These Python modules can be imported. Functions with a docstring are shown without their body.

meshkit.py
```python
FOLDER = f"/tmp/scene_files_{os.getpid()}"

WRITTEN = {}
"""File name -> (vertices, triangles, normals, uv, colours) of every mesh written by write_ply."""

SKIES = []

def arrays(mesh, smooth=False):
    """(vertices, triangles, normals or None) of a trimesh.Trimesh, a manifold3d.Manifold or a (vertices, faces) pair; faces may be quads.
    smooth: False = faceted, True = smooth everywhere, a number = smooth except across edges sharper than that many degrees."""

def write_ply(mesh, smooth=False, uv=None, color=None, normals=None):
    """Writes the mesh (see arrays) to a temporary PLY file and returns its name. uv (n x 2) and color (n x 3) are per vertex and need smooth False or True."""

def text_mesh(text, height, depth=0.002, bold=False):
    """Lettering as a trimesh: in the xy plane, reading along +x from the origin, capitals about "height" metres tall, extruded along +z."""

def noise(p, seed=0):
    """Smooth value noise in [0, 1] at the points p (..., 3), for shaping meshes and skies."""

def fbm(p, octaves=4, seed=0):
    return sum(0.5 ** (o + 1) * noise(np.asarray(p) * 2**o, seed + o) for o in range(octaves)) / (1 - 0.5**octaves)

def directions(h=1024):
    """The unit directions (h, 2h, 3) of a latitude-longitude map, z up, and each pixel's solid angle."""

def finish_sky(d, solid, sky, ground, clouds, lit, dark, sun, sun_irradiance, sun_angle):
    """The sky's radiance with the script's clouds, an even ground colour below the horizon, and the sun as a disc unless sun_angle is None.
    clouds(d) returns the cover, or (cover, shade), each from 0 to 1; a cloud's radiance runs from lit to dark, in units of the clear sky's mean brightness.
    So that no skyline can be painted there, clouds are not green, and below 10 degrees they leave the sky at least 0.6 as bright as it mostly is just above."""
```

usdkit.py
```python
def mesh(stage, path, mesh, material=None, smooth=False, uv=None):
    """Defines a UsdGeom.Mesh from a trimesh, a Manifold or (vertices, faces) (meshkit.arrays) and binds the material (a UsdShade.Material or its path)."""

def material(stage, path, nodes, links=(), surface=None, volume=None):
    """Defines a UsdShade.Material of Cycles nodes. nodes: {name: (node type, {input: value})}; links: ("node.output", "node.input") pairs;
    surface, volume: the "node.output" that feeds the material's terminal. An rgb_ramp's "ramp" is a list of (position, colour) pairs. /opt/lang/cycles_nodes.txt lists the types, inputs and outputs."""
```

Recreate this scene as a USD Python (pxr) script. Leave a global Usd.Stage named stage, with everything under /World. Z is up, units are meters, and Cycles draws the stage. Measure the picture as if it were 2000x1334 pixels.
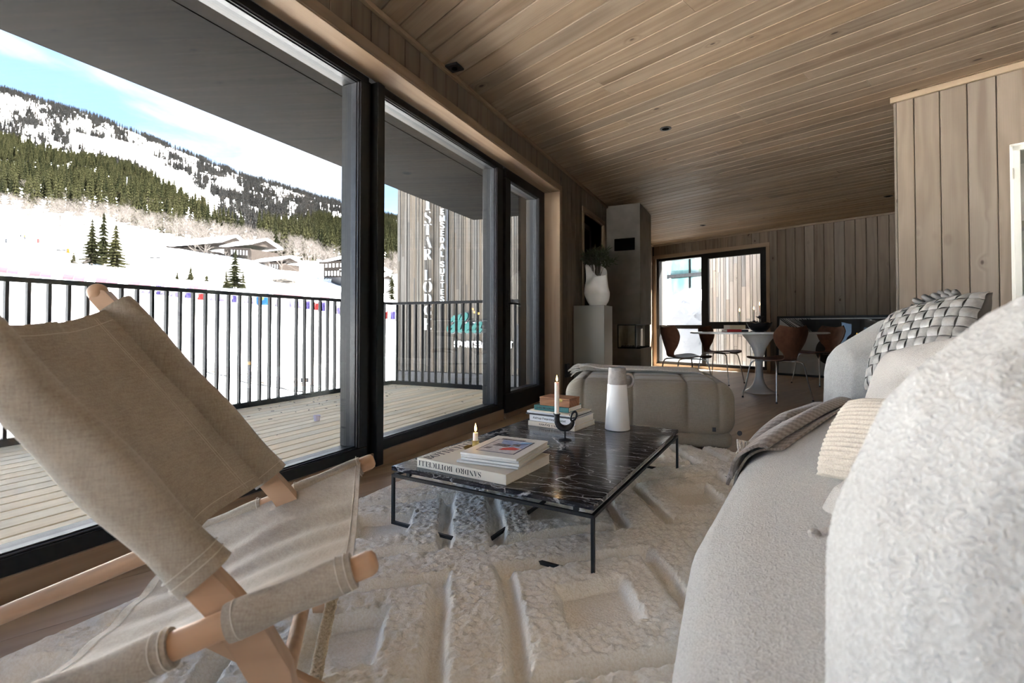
import math, random, glob, itertools
import numpy as np, trimesh, usdkit, meshkit, shapely
import shapely.geometry as sg
from shapely import affinity
import manifold3d as m3
from pxr import Usd, UsdGeom, UsdLux, UsdShade, Gf, Vt, Sdf

stage = Usd.Stage.CreateInMemory()
UsdGeom.SetStageUpAxis(stage, 'Z'); UsdGeom.SetStageMetersPerUnit(stage, 1.0)
UsdGeom.Xform.Define(stage, '/World')
UsdGeom.Scope.Define(stage, '/World/Looks')
RNG = np.random.default_rng(7); random.seed(7)
mat = lambda name, nodes, links=(), surface=None, volume=None: usdkit.material(stage, '/World/Looks/' + name, nodes, links, surface, volume)

# ------------------------------------------------------------------ camera
FPX, CYP, PITCH, YAW, CAMZ = 946.0, 622.0, math.radians(.97), math.atan(459 / 946.0), .785
_f0 = np.array([-math.sin(YAW), math.cos(YAW), 0]); RIGHT = np.array([math.cos(YAW), math.sin(YAW), 0])
FWD = _f0 * math.cos(PITCH) + np.array([0, 0, math.sin(PITCH)]); UPV = np.cross(RIGHT, FWD)
cam = UsdGeom.Camera.Define(stage, '/World/camera')
cam.CreateHorizontalApertureAttr(36.0); cam.CreateFocalLengthAttr(36.0 * FPX / 2000)
cam.CreateVerticalApertureAttr(36.0 * 1334 / 2000)
cam.CreateVerticalApertureOffsetAttr(-(667 - CYP) / 2000 * 36.0)
cam.CreateClippingRangeAttr((0.02, 20000.0))
cam.AddTransformOp().Set(Gf.Matrix4d(*RIGHT, 0, *UPV, 0, *(-FWD), 0, 0, 0, CAMZ, 1))
cam.CreateFStopAttr(4.0); cam.CreateFocusDistanceAttr(2.3)
cam.CreateExposureAttr(2.4)

# ------------------------------------------------------------------ sky and sun
SUN_DIR = np.array([.55, .30, .79]); SUN_DIR /= np.linalg.norm(SUN_DIR)      # towards the sun: behind the building
sky = mat('sky', {
    's': ('sky_texture', {'sky_type': 'multiple_scattering', 'sun_disc': False, 'sun_elevation': math.asin(SUN_DIR[2]),
                          'sun_rotation': math.atan2(SUN_DIR[0], SUN_DIR[1]), 'altitude': 700.0, 'air_density': 1.0, 'aerosol_density': .6, 'ozone_density': 1.6}),
    'tc': ('texture_coordinate', {}), 'mp': ('mapping', {'scale': (1.0, 1.0, 3.2), 'location': (3.1, .4, 0)}),
    'n': ('noise_texture', {'scale': 2.3, 'detail': 7.0, 'roughness': .55, 'distortion': .6}),
    'r': ('map_range', {'range_type': 'smoothstep', 'from_min': .42, 'from_max': .72, 'to_min': .12, 'to_max': .9}),
    'mx': ('mix_color', {'b': (10.0, 10.8, 12.0)}),
    'b': ('background_shader', {'strength': SKY_STRENGTH if 'SKY_STRENGTH' in globals() else .040})},
    [('tc.generated', 'mp.vector'), ('mp.vector', 'n.vector'), ('n.fac', 'r.value'), ('r.result', 'mx.fac'), ('s.color', 'mx.a'), ('mx.result', 'b.color')], 'b.background')
dome = UsdLux.DomeLight.Define(stage, '/World/sky_dome')
UsdShade.MaterialBindingAPI.Apply(dome.GetPrim()).Bind(sky)
sun = UsdLux.DistantLight.Define(stage, '/World/sun')
sun.CreateIntensityAttr(7.0); sun.CreateNormalizeAttr(True); sun.CreateAngleAttr(.53); sun.CreateColorAttr(Gf.Vec3f(1, .97, .91))
_z = SUN_DIR; _x = np.cross([0, 0, 1], _z); _x /= np.linalg.norm(_x); _y = np.cross(_z, _x)
sun.AddTransformOp().Set(Gf.Matrix4d(*_x, 0, *_y, 0, *_z, 0, 0, 0, 50, 1))

# ------------------------------------------------------------------ prim helpers
_used = {}
def numbered(parent, name):
    k = (parent, name); n = _used.get(k, 0); _used[k] = n + 1
    return f'{parent}/{name}' + (f'_{n:03d}' if n else '')
def P(parent): return '/World' if parent is None else (parent if isinstance(parent, str) else str(parent.GetPath()))
def tag(o, label=None, cat=None, group=None, kind=None):
    for k, v in (('label', label), ('category', cat), ('group', group), ('kind', kind)):
        if v: o.SetCustomDataByKey(k, v)
    return o
def thing(name, label, cat, loc=(0, 0, 0), rz=0, group=None, kind=None, parent=None):
    x = UsdGeom.Xform.Define(stage, numbered(P(parent), name))
    x.AddTranslateOp().Set(Gf.Vec3d(*map(float, loc))); x.AddRotateZOp().Set(float(math.degrees(rz)))
    return tag(x.GetPrim(), label, cat, group, kind)
def obj(name, mesh, material, parent=None, smooth=False, label=None, cat=None, group=None, kind=None):
    if isinstance(mesh, list): mesh = cat_(mesh)
    m = usdkit.mesh(stage, numbered(P(parent), name), mesh, material, smooth)
    return tag(m.GetPrim(), label, cat, group, kind)
def dup(src, loc, rz=0, label=None, group=None, scale=None, name=None):
    was = src.GetCustomData()
    x = UsdGeom.Xform.Define(stage, numbered('/World', name or src.GetName().rstrip('0123456789').rstrip('_')))
    x.GetPrim().GetReferences().AddInternalReference(src.GetPath())
    x.ClearXformOpOrder()
    x.AddTranslateOp().Set(Gf.Vec3d(*map(float, loc))); x.AddRotateZOp().Set(float(math.degrees(rz)))
    if scale is not None: x.AddScaleOp().Set(Gf.Vec3f(*([float(scale)] * 3 if np.ndim(scale) == 0 else map(float, scale))))
    x.GetPrim().SetInstanceable(True)
    return tag(x.GetPrim(), label or was.get('label'), was.get('category'), group or was.get('group'), was.get('kind'))
cat_ = lambda ms: trimesh.util.concatenate(ms)

# ------------------------------------------------------------------ mesh helpers
def box(a, b):
    a, b = np.minimum(a, b), np.maximum(a, b)
    m = trimesh.creation.box(b - a); m.apply_translation((a + b) / 2); return m
def frame(o, x, y, z):
    T = np.eye(4); T[:3, 0], T[:3, 1], T[:3, 2], T[:3, 3] = x, y, z, o; return T
def put(m, T): m = m.copy(); m.apply_transform(T); return m
def mv(m, *t): m.apply_translation(t); return m
def rot(m, deg, ax=(0, 0, 1), at=(0, 0, 0)):
    m.apply_transform(trimesh.transformations.rotation_matrix(math.radians(deg), ax, at)); return m
def cham(sx, sy, sz, r):
    """box centred at the origin with chamfered edges"""
    h = np.array([sx, sy, sz]) / 2; pts = []
    for s in itertools.product((-1, 1), repeat=3):
        for k in range(3):
            q = h - r; q[k] = h[k]; pts.append(np.array(s) * q)
    return trimesh.convex.convex_hull(np.array(pts))
def chambox(a, b, r):
    a, b = np.array(a, float), np.array(b, float); return mv(cham(*np.abs(b - a), r), *((a + b) / 2))
def rbox(sx, sy, sz, r, n=5):
    """rounded box (sphere-cornered), z-centred"""
    s = trimesh.creation.icosphere(2 if n > 4 else 1, r).vertices
    h = np.array([sx, sy, sz]) / 2 - r
    return trimesh.convex.convex_hull(np.vstack([s + h * np.array(c) for c in itertools.product((-1, 1), repeat=3)]))
def lathe(prof, n=32):
    return trimesh.creation.revolve(np.array(prof, float), sections=n)
def tube(pts, r, n=8, closed=False, caps=True):
    pts = np.asarray(pts, float); k = len(pts); r = np.broadcast_to(np.asarray(r, float), (k,))
    t = np.gradient(pts, axis=0) if not closed else np.roll(pts, -1, 0) - np.roll(pts, 1, 0)
    t /= np.maximum(np.linalg.norm(t, axis=1, keepdims=True), 1e-9)
    up = np.array([0, 0, 1.0]) if abs(t[0][2]) < .9 else np.array([1.0, 0, 0])
    V = []; a = np.cross(t[0], up); a /= np.linalg.norm(a)
    for i in range(k):
        a = a - t[i] * (a @ t[i]); a /= np.linalg.norm(a); b = np.cross(t[i], a)
        an = np.linspace(0, 2 * np.pi, n, endpoint=False)
        V.append(pts[i] + r[i] * (np.cos(an)[:, None] * a + np.sin(an)[:, None] * b))
    V = np.vstack(V); F = []
    for i in range(k if closed else k - 1):
        j = (i + 1) % k
        for q in range(n):
            q2 = (q + 1) % n
            F += [[i * n + q, i * n + q2, j * n + q2], [i * n + q, j * n + q2, j * n + q]]
    if caps and not closed:
        V = np.vstack([V, pts[0], pts[-1]]); c0, c1 = len(V) - 2, len(V) - 1
        for q in range(n):
            q2 = (q + 1) % n
            F += [[c0, q2, q], [c1, (k - 1) * n + q, (k - 1) * n + q2]]
    m = trimesh.Trimesh(V, F, process=False)
    return m
def rod(a, b, r, n=8): return tube([a, b], r, n)
def bar(a, b, w, h, up=(0, 0, 1)):
    """box beam from a to b, w wide across, h along up"""
    a, b = np.array(a, float), np.array(b, float); d = b - a; L = np.linalg.norm(d); d /= L
    s = np.cross(d, up); s /= np.linalg.norm(s); u = np.cross(s, d)
    m = cham(L, w, h, min(w, h) * .12); return put(m, frame((a + b) / 2, d, s, u))
def prism(poly, t, o=(0, 0, 0), x=(1, 0, 0), y=(0, 1, 0)):
    """extrude a 2-D outline by t along x cross y"""
    p = poly if isinstance(poly, (sg.Polygon, sg.MultiPolygon)) else sg.Polygon(poly)
    x, y = np.array(x, float), np.array(y, float)
    ms = [trimesh.creation.extrude_polygon(g, t, engine='earcut') for g in getattr(p, 'geoms', [p])]
    return put(cat_(ms), frame(np.array(o, float), x, y, np.cross(x, y)))
def grid(fn, nu, nv, closed_u=False):
    """fn(u, v) -> (..., 3) over a nu x nv grid"""
    u, v = np.meshgrid(np.linspace(0, 1, nu), np.linspace(0, 1, nv), indexing='ij')
    V = fn(u, v).reshape(-1, 3); i = np.arange(nu * nv).reshape(nu, nv)
    a, b, c, d = i[:-1, :-1].ravel(), i[1:, :-1].ravel(), i[1:, 1:].ravel(), i[:-1, 1:].ravel()
    return trimesh.Trimesh(V, np.vstack([np.stack([a, b, c], 1), np.stack([a, c, d], 1)]), process=False)
def thick(m, t):
    """give an open sheet a thickness t along -normal"""
    n = np.array(m.vertex_normals); V = np.vstack([m.vertices, m.vertices - n * t]); k = len(m.vertices); F = np.array(m.faces)
    e = np.sort(m.edges, axis=1); u, idx, cnt = np.unique(e, axis=0, return_index=True, return_counts=True)
    bd = m.edges[idx[cnt == 1]]
    side = np.vstack([np.stack([bd[:, 1], bd[:, 0], bd[:, 0] + k], 1), np.stack([bd[:, 1], bd[:, 0] + k, bd[:, 1] + k], 1)])
    return trimesh.Trimesh(V, np.vstack([F, F[:, ::-1] + k, side]), process=False)
def blob(spheres, bones, edge=.02, smooth=8):
    """one continuous surface: hulls of sphere pairs (or groups), remeshed and smoothed"""
    parts = []
    for g in bones:
        parts.append(m3.Manifold.batch_hull([m3.Manifold.sphere(spheres[i][1], 16).translate([float(c) for c in spheres[i][0]]) for i in g]))
    b = m3.Manifold.batch_boolean(parts, m3.OpType.Add).refine_to_length(edge).to_mesh()
    t = trimesh.Trimesh(b.vert_properties[:, :3], b.tri_verts, process=True)
    trimesh.smoothing.filter_taubin(t, iterations=smooth); return t
_FONTDIR = glob.glob('/opt/blender-*/*/datafiles/fonts')[0]
def glyphs(text, height, depth=.002, font='Inter', thin=0.0):
    """lettering like meshkit.text_mesh, in another face of the same font folder; thin slims the strokes (in 1/70 of the capital height)"""
    from PIL import Image, ImageDraw, ImageFont
    f = ImageFont.truetype(glob.glob(f'{_FONTDIR}/{font}*')[0], 96)
    x0, y0, x1, y1 = map(int, f.getbbox(text, anchor='ls')); im = Image.new('L', (x1 - x0 + 8, y1 - y0 + 8))
    ImageDraw.Draw(im).text((4 - x0, 4 - y0), text, 255, f, anchor='ls')
    on = np.pad(np.asarray(im) > 127, ((0, 0), (1, 1))).astype(np.int8); d = np.diff(on, axis=1)
    r, s = np.nonzero(d == 1); e = np.nonzero(d == -1)[1]
    g = shapely.union_all(shapely.box(s, -r - 1, e, -r)).buffer(.6).buffer(-.6 - thin).simplify(.7)
    k = height / 70.0; g = affinity.affine_transform(g, [k, 0, 0, k, -4 * k, (4 - y0) * k])
    return cat_([trimesh.creation.extrude_polygon(q, depth, engine='earcut') for q in getattr(g, 'geoms', [g]) if q.area > 0])
def mathfont(s, kind='bold'):
    """map letters to the mathematical serif / script alphabets"""
    base = {'bold': (0x1D400, 0x1D41A), 'script': (0x1D4D0, 0x1D4EA), 'bolditalic': (0x1D468, 0x1D482)}[kind]
    return ''.join(chr(base[0] + ord(c) - 65) if c.isupper() else chr(base[1] + ord(c) - 97) if c.islower() else c for c in s)
def atpx(x, y, d):
    """world point at forward depth d for an image position of the photograph (used while measuring the place)"""
    return np.array([0, 0, CAMZ]) + d * (FWD + RIGHT * (x - 1000) / FPX - UPV * (y - CYP) / FPX)

# ------------------------------------------------------------------ materials
def plain(name, col, rough=.5, metal=0.0, spec=.5, **kw):
    return mat(name, {'p': ('principled_bsdf', {'base_color': col, 'roughness': rough, 'metallic': metal, 'specular_ior_level': spec, **kw})}, [], 'p.BSDF')
def noisy(name, c1, c2, scale=20.0, rough=.6, bump=0.0, stretch=(1, 1, 1), detail=4.0, metal=0.0, spec=.4, bdist=.002, lo=.35, hi=.65, **kw):
    nodes = {'g': ('geometry', {}), 'm': ('mapping', {'scale': stretch}), 'n': ('noise_texture', {'scale': scale, 'detail': detail, 'roughness': .6}),
             'r': ('rgb_ramp', {'ramp': [(lo, c1), (hi, c2)]}), 'p': ('principled_bsdf', {'roughness': rough, 'metallic': metal, 'specular_ior_level': spec, **kw})}
    links = [('g.position', 'm.vector'), ('m.vector', 'n.vector'), ('n.fac', 'r.fac'), ('r.color', 'p.base_color')]
    if bump:
        nodes['b'] = ('bump', {'strength': bump, 'distance': bdist}); links += [('n.fac', 'b.height'), ('b.normal', 'p.normal')]
    return mat(name, nodes, links, 'p.BSDF')
def wood(name, light, dark, knot, L, C, grain=70.0, knots=(3.3, 6.0), amount=.75, rough=.55, var=.16, spec=.25, warm=(1.06, .98, .88), bump=.15, streak=.5):
    """boards: L along the grain, C across it; every object gets its own stretch of wood"""
    N = {'g': ('geometry', {}), 'o': ('object_info', {}),
         'dl': ('vector_math', {'math_type': 'dot_product', 'vector2': L}), 'dc': ('vector_math', {'math_type': 'dot_product', 'vector2': C}),
         'al': ('math', {'math_type': 'multiply_add', 'value2': 61.0}), 'ac': ('math', {'math_type': 'multiply_add', 'value2': 17.3}),
         'v': ('combine_xyz', {}),
         'mw': ('mapping', {'scale': (.9, 6.0, 1)}), 'nw': ('noise_texture', {'scale': 1.0, 'detail': 2.0}),
         'mk': ('mapping', {'scale': (knots[0], knots[1], 1)}), 'vk': ('voronoi_texture', {'scale': 1.0, 'randomness': 1.0}),
         'sk': ('separate_color', {}), 'on': ('math', {'math_type': 'less_than', 'value2': amount}),
         'kh': ('map_range', {'range_type': 'smoothstep', 'from_min': .26, 'from_max': .02, 'to_min': 0.0, 'to_max': 1.0, 'clamp': True}),
         'khm': ('math', {'math_type': 'multiply'}),
         'kc': ('map_range', {'range_type': 'smoothstep', 'from_min': .085, 'from_max': .05, 'to_min': 0.0, 'to_max': 1.0, 'clamp': True}),
         'kcm': ('math', {'math_type': 'multiply'}),
         'ph': ('math', {'math_type': 'multiply', 'value2': grain}), 'pn': ('math', {'math_type': 'multiply_add', 'value2': 26.0}),
         'pk': ('math', {'math_type': 'multiply_add', 'value2': 9.0}), 'si': ('math', {'math_type': 'sine'}),
         'mf': ('mapping', {'scale': (3.0, 150.0, 1)}), 'nf': ('noise_texture', {'scale': 1.0, 'detail': 4.0, 'roughness': .7}),
         'ms': ('mapping', {'scale': (.35, 9.0, 1)}), 'ns': ('noise_texture', {'scale': 1.0, 'detail': 2.0}),
         'sr': ('map_range', {'range_type': 'smoothstep', 'from_min': .52, 'from_max': .75, 'to_max': streak}),
         'f1': ('math', {'math_type': 'multiply_add', 'value2': .13, 'value3': .30}), 'f2': ('math', {'math_type': 'multiply_add', 'value2': .42}),
         'f3': ('math', {'math_type': 'add'}), 'f4': ('math', {'math_type': 'multiply_add', 'value2': .22, 'use_clamp': True}),
         'mx': ('mix_color', {'a': light, 'b': dark}), 'kmx': ('mix_color', {'b': knot}), 'km2': ('math', {'math_type': 'multiply', 'value2': .85}),
         'wr': ('mix_color', {'a': (1, 1, 1), 'b': warm}), 'tw': ('mix_color', {'blend_type': 'multiply', 'fac': 1.0}),
         'rv': ('map_range', {'to_min': 1 - var, 'to_max': 1 + var * .6}), 'tv': ('mix_color', {'blend_type': 'multiply', 'fac': 1.0}),
         'b': ('bump', {'strength': bump, 'distance': .001}), 'p': ('principled_bsdf', {'roughness': rough, 'specular_ior_level': spec}),
         'hr': ('math', {'math_type': 'multiply', 'value2': 7.13}), 'fr': ('math', {'math_type': 'fraction'})}
    K = [('g.position', 'dl.vector1'), ('g.position', 'dc.vector1'), ('o.random', 'al.value1'), ('dl.value', 'al.value3'), ('o.random', 'ac.value1'), ('dc.value', 'ac.value3'),
         ('al.value', 'v.x'), ('ac.value', 'v.y'), ('v.vector', 'mw.vector'), ('mw.vector', 'nw.vector'), ('v.vector', 'mk.vector'), ('mk.vector', 'vk.vector'),
         ('vk.color', 'sk.color'), ('sk.r', 'on.value1'), ('vk.distance', 'kh.value'), ('kh.result', 'khm.value1'), ('on.value', 'khm.value2'),
         ('vk.distance', 'kc.value'), ('kc.result', 'kcm.value1'), ('on.value', 'kcm.value2'),
         ('ac.value', 'ph.value1'), ('nw.fac', 'pn.value1'), ('ph.value', 'pn.value3'), ('khm.value', 'pk.value1'), ('pn.value', 'pk.value3'), ('pk.value', 'si.value1'),
         ('v.vector', 'mf.vector'), ('mf.vector', 'nf.vector'), ('v.vector', 'ms.vector'), ('ms.vector', 'ns.vector'), ('ns.fac', 'sr.value'),
         ('si.value', 'f1.value1'), ('nf.fac', 'f2.value1'), ('f1.value', 'f2.value3'), ('f2.value', 'f3.value1'), ('sr.result', 'f3.value2'), ('khm.value', 'f4.value1'), ('f3.value', 'f4.value3'),
         ('f4.value', 'mx.fac'), ('mx.result', 'kmx.a'), ('kcm.value', 'km2.value1'), ('km2.value', 'kmx.fac'),
         ('o.random', 'hr.value1'), ('hr.value', 'fr.value1'), ('fr.value', 'wr.fac'), ('kmx.result', 'tw.a'), ('wr.result', 'tw.b'),
         ('o.random', 'rv.value'), ('tw.result', 'tv.a'), ('rv.result', 'tv.b'), ('tv.result', 'p.base_color'), ('nf.fac', 'b.height'), ('b.normal', 'p.normal')]
    return mat(name, N, K, 'p.BSDF')
def cloth(name, c1, c2, pitch=900.0, bump=.5, rough=.9, sheen=.2, bdist=.0008, blotch=6.0, mixw=.5):
    """woven cloth: two crossing sets of threads plus a soft blotch"""
    N = {'tc': ('geometry', {}), 'n': ('noise_texture', {'scale': pitch * .45, 'detail': 3.0, 'roughness': .75}), 'm2': ('mapping', {'scale': (1, 1, .12)}), 'n2': ('noise_texture', {'scale': pitch * .5, 'detail': 2.0}),
         'm3': ('mapping', {'scale': (.12, .12, 1)}), 'n3': ('noise_texture', {'scale': pitch * .5, 'detail': 2.0}), 'nb': ('noise_texture', {'scale': blotch, 'detail': 4.0}),
         'a': ('math', {'math_type': 'add'}), 'a2': ('math', {'math_type': 'multiply_add', 'value2': .33}), 'a3': ('math', {'math_type': 'multiply', 'value2': .4}),
         'ab': ('math', {'math_type': 'multiply_add', 'value2': mixw, 'value3': -mixw * .5}), 'af': ('math', {'math_type': 'add'}),
         'r': ('rgb_ramp', {'ramp': [(.35, c1), (.65, c2)]}),
         'b': ('bump', {'strength': bump, 'distance': bdist}), 'p': ('principled_bsdf', {'roughness': rough, 'specular_ior_level': .15, 'sheen_weight': sheen, 'sheen_roughness': .4})}
    K = [('tc.position', 'n.vector'), ('tc.position', 'm2.vector'), ('m2.vector', 'n2.vector'), ('tc.position', 'm3.vector'), ('m3.vector', 'n3.vector'), ('tc.position', 'nb.vector'),
         ('n2.fac', 'a.value1'), ('n3.fac', 'a.value2'), ('a.value', 'a2.value1'), ('n.fac', 'a3.value1'), ('a3.value', 'a2.value3'),
         ('nb.fac', 'ab.value1'), ('a2.value', 'af.value1'), ('ab.value', 'af.value2'), ('af.value', 'r.fac'), ('r.color', 'p.base_color'), ('a2.value', 'b.height'), ('b.normal', 'p.normal')]
    return mat(name, N, K, 'p.BSDF')
A = math.radians(21.9); UDIR = np.array([math.cos(A), -math.sin(A), 0]); NDIR = np.array([math.sin(A), math.cos(A), 0])
PINE = dict(light=(.40, .315, .23), dark=(.205, .145, .095), knot=(.045, .025, .014))
M = {}
M['ceil'] = wood('ceiling_pine', L=UDIR, C=NDIR, **PINE)
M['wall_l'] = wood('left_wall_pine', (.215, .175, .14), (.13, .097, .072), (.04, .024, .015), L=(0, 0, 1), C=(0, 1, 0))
M['wall_f'] = wood('far_wall_pine', (.25, .212, .175), (.15, .117, .09), (.045, .028, .019), L=(0, 0, 1), C=UDIR)
M['trim_y'] = wood('trim_pine_y', (.36, .27, .19), (.23, .16, .105), (.2, .12, .07), L=(0, 1, 0), C=(1, 0, 1), amount=.1)
M['trim_z'] = wood('trim_pine_z', (.36, .27, .19), (.23, .16, .105), (.2, .12, .07), L=(0, 0, 1), C=(1, 1, 0), amount=.1)
M['trim_u'] = wood('trim_pine_u', (.36, .29, .22), (.24, .18, .125), (.2, .12, .07), L=UDIR, C=NDIR + np.array([0, 0, 1]), amount=.1)
M['floor'] = wood('floor_oak', (.50, .41, .32), (.34, .26, .19), (.15, .1, .06), L=NDIR, C=UDIR, amount=.15, rough=.4, var=.12)
M['deck'] = wood('deck_pine', (.86, .73, .52), (.66, .51, .32), (.3, .2, .1), L=(0, 1, 0), C=(1, 0, 0), amount=.3, rough=.65, var=.1)
M['dark'] = plain('dark_gap', (.02, .016, .013), .9)
M['black_alu'] = noisy('black_aluminium', (.008, .0083, .0092), (.013, .0135, .0145), 40, .45, spec=.3)
M['rail_alu'] = noisy('railing_paint', (.008, .0083, .009), (.014, .0145, .0155), 30, .55, spec=.12)
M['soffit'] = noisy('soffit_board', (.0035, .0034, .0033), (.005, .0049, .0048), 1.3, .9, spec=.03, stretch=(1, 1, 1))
M['glass'] = mat('window_glass', {'ge': ('geometry', {}), 'io': ('math', {'math_type': 'multiply_add', 'value2': 1 / 1.45 - 1.45, 'value3': 1.45}), 'f': ('fresnel', {}), 't': ('transparent_bsdf', {'color': (.985, .99, .988)}), 'g': ('glossy_bsdf', {'color': (1, 1, 1), 'roughness': 0.0}), 'm': ('mix_closure', {})},
                 [('ge.backfacing', 'io.value1'), ('io.value', 'f.IOR'), ('f.fac', 'm.fac'), ('t.BSDF', 'm.closure1'), ('g.BSDF', 'm.closure2')], 'm.closure')
# ------------------------------------------------------------------ room shell
HC, XL, XR, YB, NF, NP = 2.41, -1.70, 3.0, -5.0, 8.61, 4.31
PW = .135                                                        # board pitch
def S(name, kind='structure', label=None, cat=None):
    x = UsdGeom.Xform.Define(stage, numbered('/World', name)).GetPrim(); return tag(x, label, cat, None, kind)
def SO(name, mesh, m, label=None, cat=None): return obj(name, mesh, m, label=label, cat=cat, kind='structure')
def board_profile(w, t, c=.004): return [(0, 0), (w, 0), (w, t - c), (w - c, t), (c, t), (0, t - c)]
def board(o, across, out, along, w, L, t=.014):
    """a chamfered board: from o, w across, L along, its face towards out"""
    return prism(sg.Polygon(board_profile(w, t)), L, o, across, out) if np.dot(np.cross(across, out), along) > 0 else \
        prism(sg.Polygon([(w - a, b) for a, b in board_profile(w, t)][::-1]), L, np.array(o) + np.array(across) * w, -np.array(across), out)
def boards_wall(parent, o, across, out, s0, s1, z0, z1, m, holes=(), start=None, gap=.003):
    """vertical boards between s0 and s1 measured along across from o, leaving out the holes (s0, s1, z0, z1)"""
    o, across, out = (np.array(v, float) for v in (o, across, out)); s = s0 if start is None else start
    while s < s1 - .01:
        a, b = max(s, s0), min(s + PW, s1); s += PW
        cuts = sorted({a, b, *[e for h in holes for e in h[:2] if a < e < b]})
        for p, q in zip(cuts, cuts[1:]):
            spans = [(z0, z1)]
            for h in holes:
                if h[0] < (p + q) / 2 < h[1]:
                    spans = [x for lo, hi in spans for x in ((lo, min(hi, h[2])), (max(lo, h[3]), hi)) if x[1] - x[0] > .005]
            for lo, hi in spans:
                if q - p > gap + .004:
                    obj('board', board(o + across * (p + gap / 2) + np.array([0, 0, lo]), across, out, (0, 0, 1), q - p - gap, hi - lo), m, parent)
XW = -1.855                                                      # inner face of the window frames
W_Y0, W_Y1, W_Z = -4.3, 4.58, 2.15                               # the big opening
V_Y0, V_Y1, V_Z0, V_Z1 = 5.40, 6.235, .45, 2.11                  # the small window beyond it
# left wall
wl = S('wall_left')
holes_l = [(W_Y0 - .05, W_Y1 + .05, -.1, W_Z + .05), (V_Y0 - .05, V_Y1 + .05, V_Z0 - .05, V_Z1 + .05)]
YF = (NF - XL * math.sin(A)) / math.cos(A)
boards_wall(wl, (XL - .014, 0, 0), (0, 1, 0), (1, 0, 0), YB, YF, .0, HC, M['wall_l'], holes_l, start=-2.582 - 18 * PW)
X0, X1 = -2.03, XL - .015
back = [box((X0, YB - .1, -.2), (X1, W_Y0, HC + .2)), box((X0, W_Y1 + .02, -.2), (X1, V_Y0, HC + .2)), box((X0, V_Y1, -.2), (X1, YF + .25, HC + .2)),
        box((X0, W_Y0, W_Z + .02), (X1, W_Y1 + .02, HC + .2)), box((X0, V_Y0, V_Z1), (X1, V_Y1, HC + .2)), box((X0, V_Y0, -.2), (X1, V_Y1, V_Z0))]
obj('backing', back, M['dark'], wl)
# far wall: window from u -5.23 to -3.13
F_U0, F_U1, F_Z0, F_Z1 = -5.21, -3.14, .06, 2.13
wf = S('wall_far'); uL = (XL - math.sin(A) * NF) / math.cos(A); uR = (XR - math.sin(A) * NF) / math.cos(A)
fo = NDIR * (NF + .014)
boards_wall(wf, fo, UDIR, -NDIR, uL, uR, 0, HC, M['wall_f'], [(F_U0 - .055, F_U1 + .055, -.1, F_Z1 + .055)], start=-2.836 - 18 * PW)
def nbox(u0, u1, n0, n1, z0, z1): return put(box((u0, n0, z0), (u1, n1, z1)), frame((0, 0, 0), UDIR, NDIR, (0, 0, 1)))
b0, b1 = NF + .016, NF + .25
obj('backing', [nbox(uL - .3, F_U0, b0, b1, -.2, HC + .2), nbox(F_U1, uR + .3, b0, b1, -.2, HC + .2), nbox(F_U0, F_U1, b0, b1, F_Z1, HC + .2), nbox(F_U0, F_U1, b0, b1, -.2, F_Z0)], M['dark'], wf)
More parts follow.
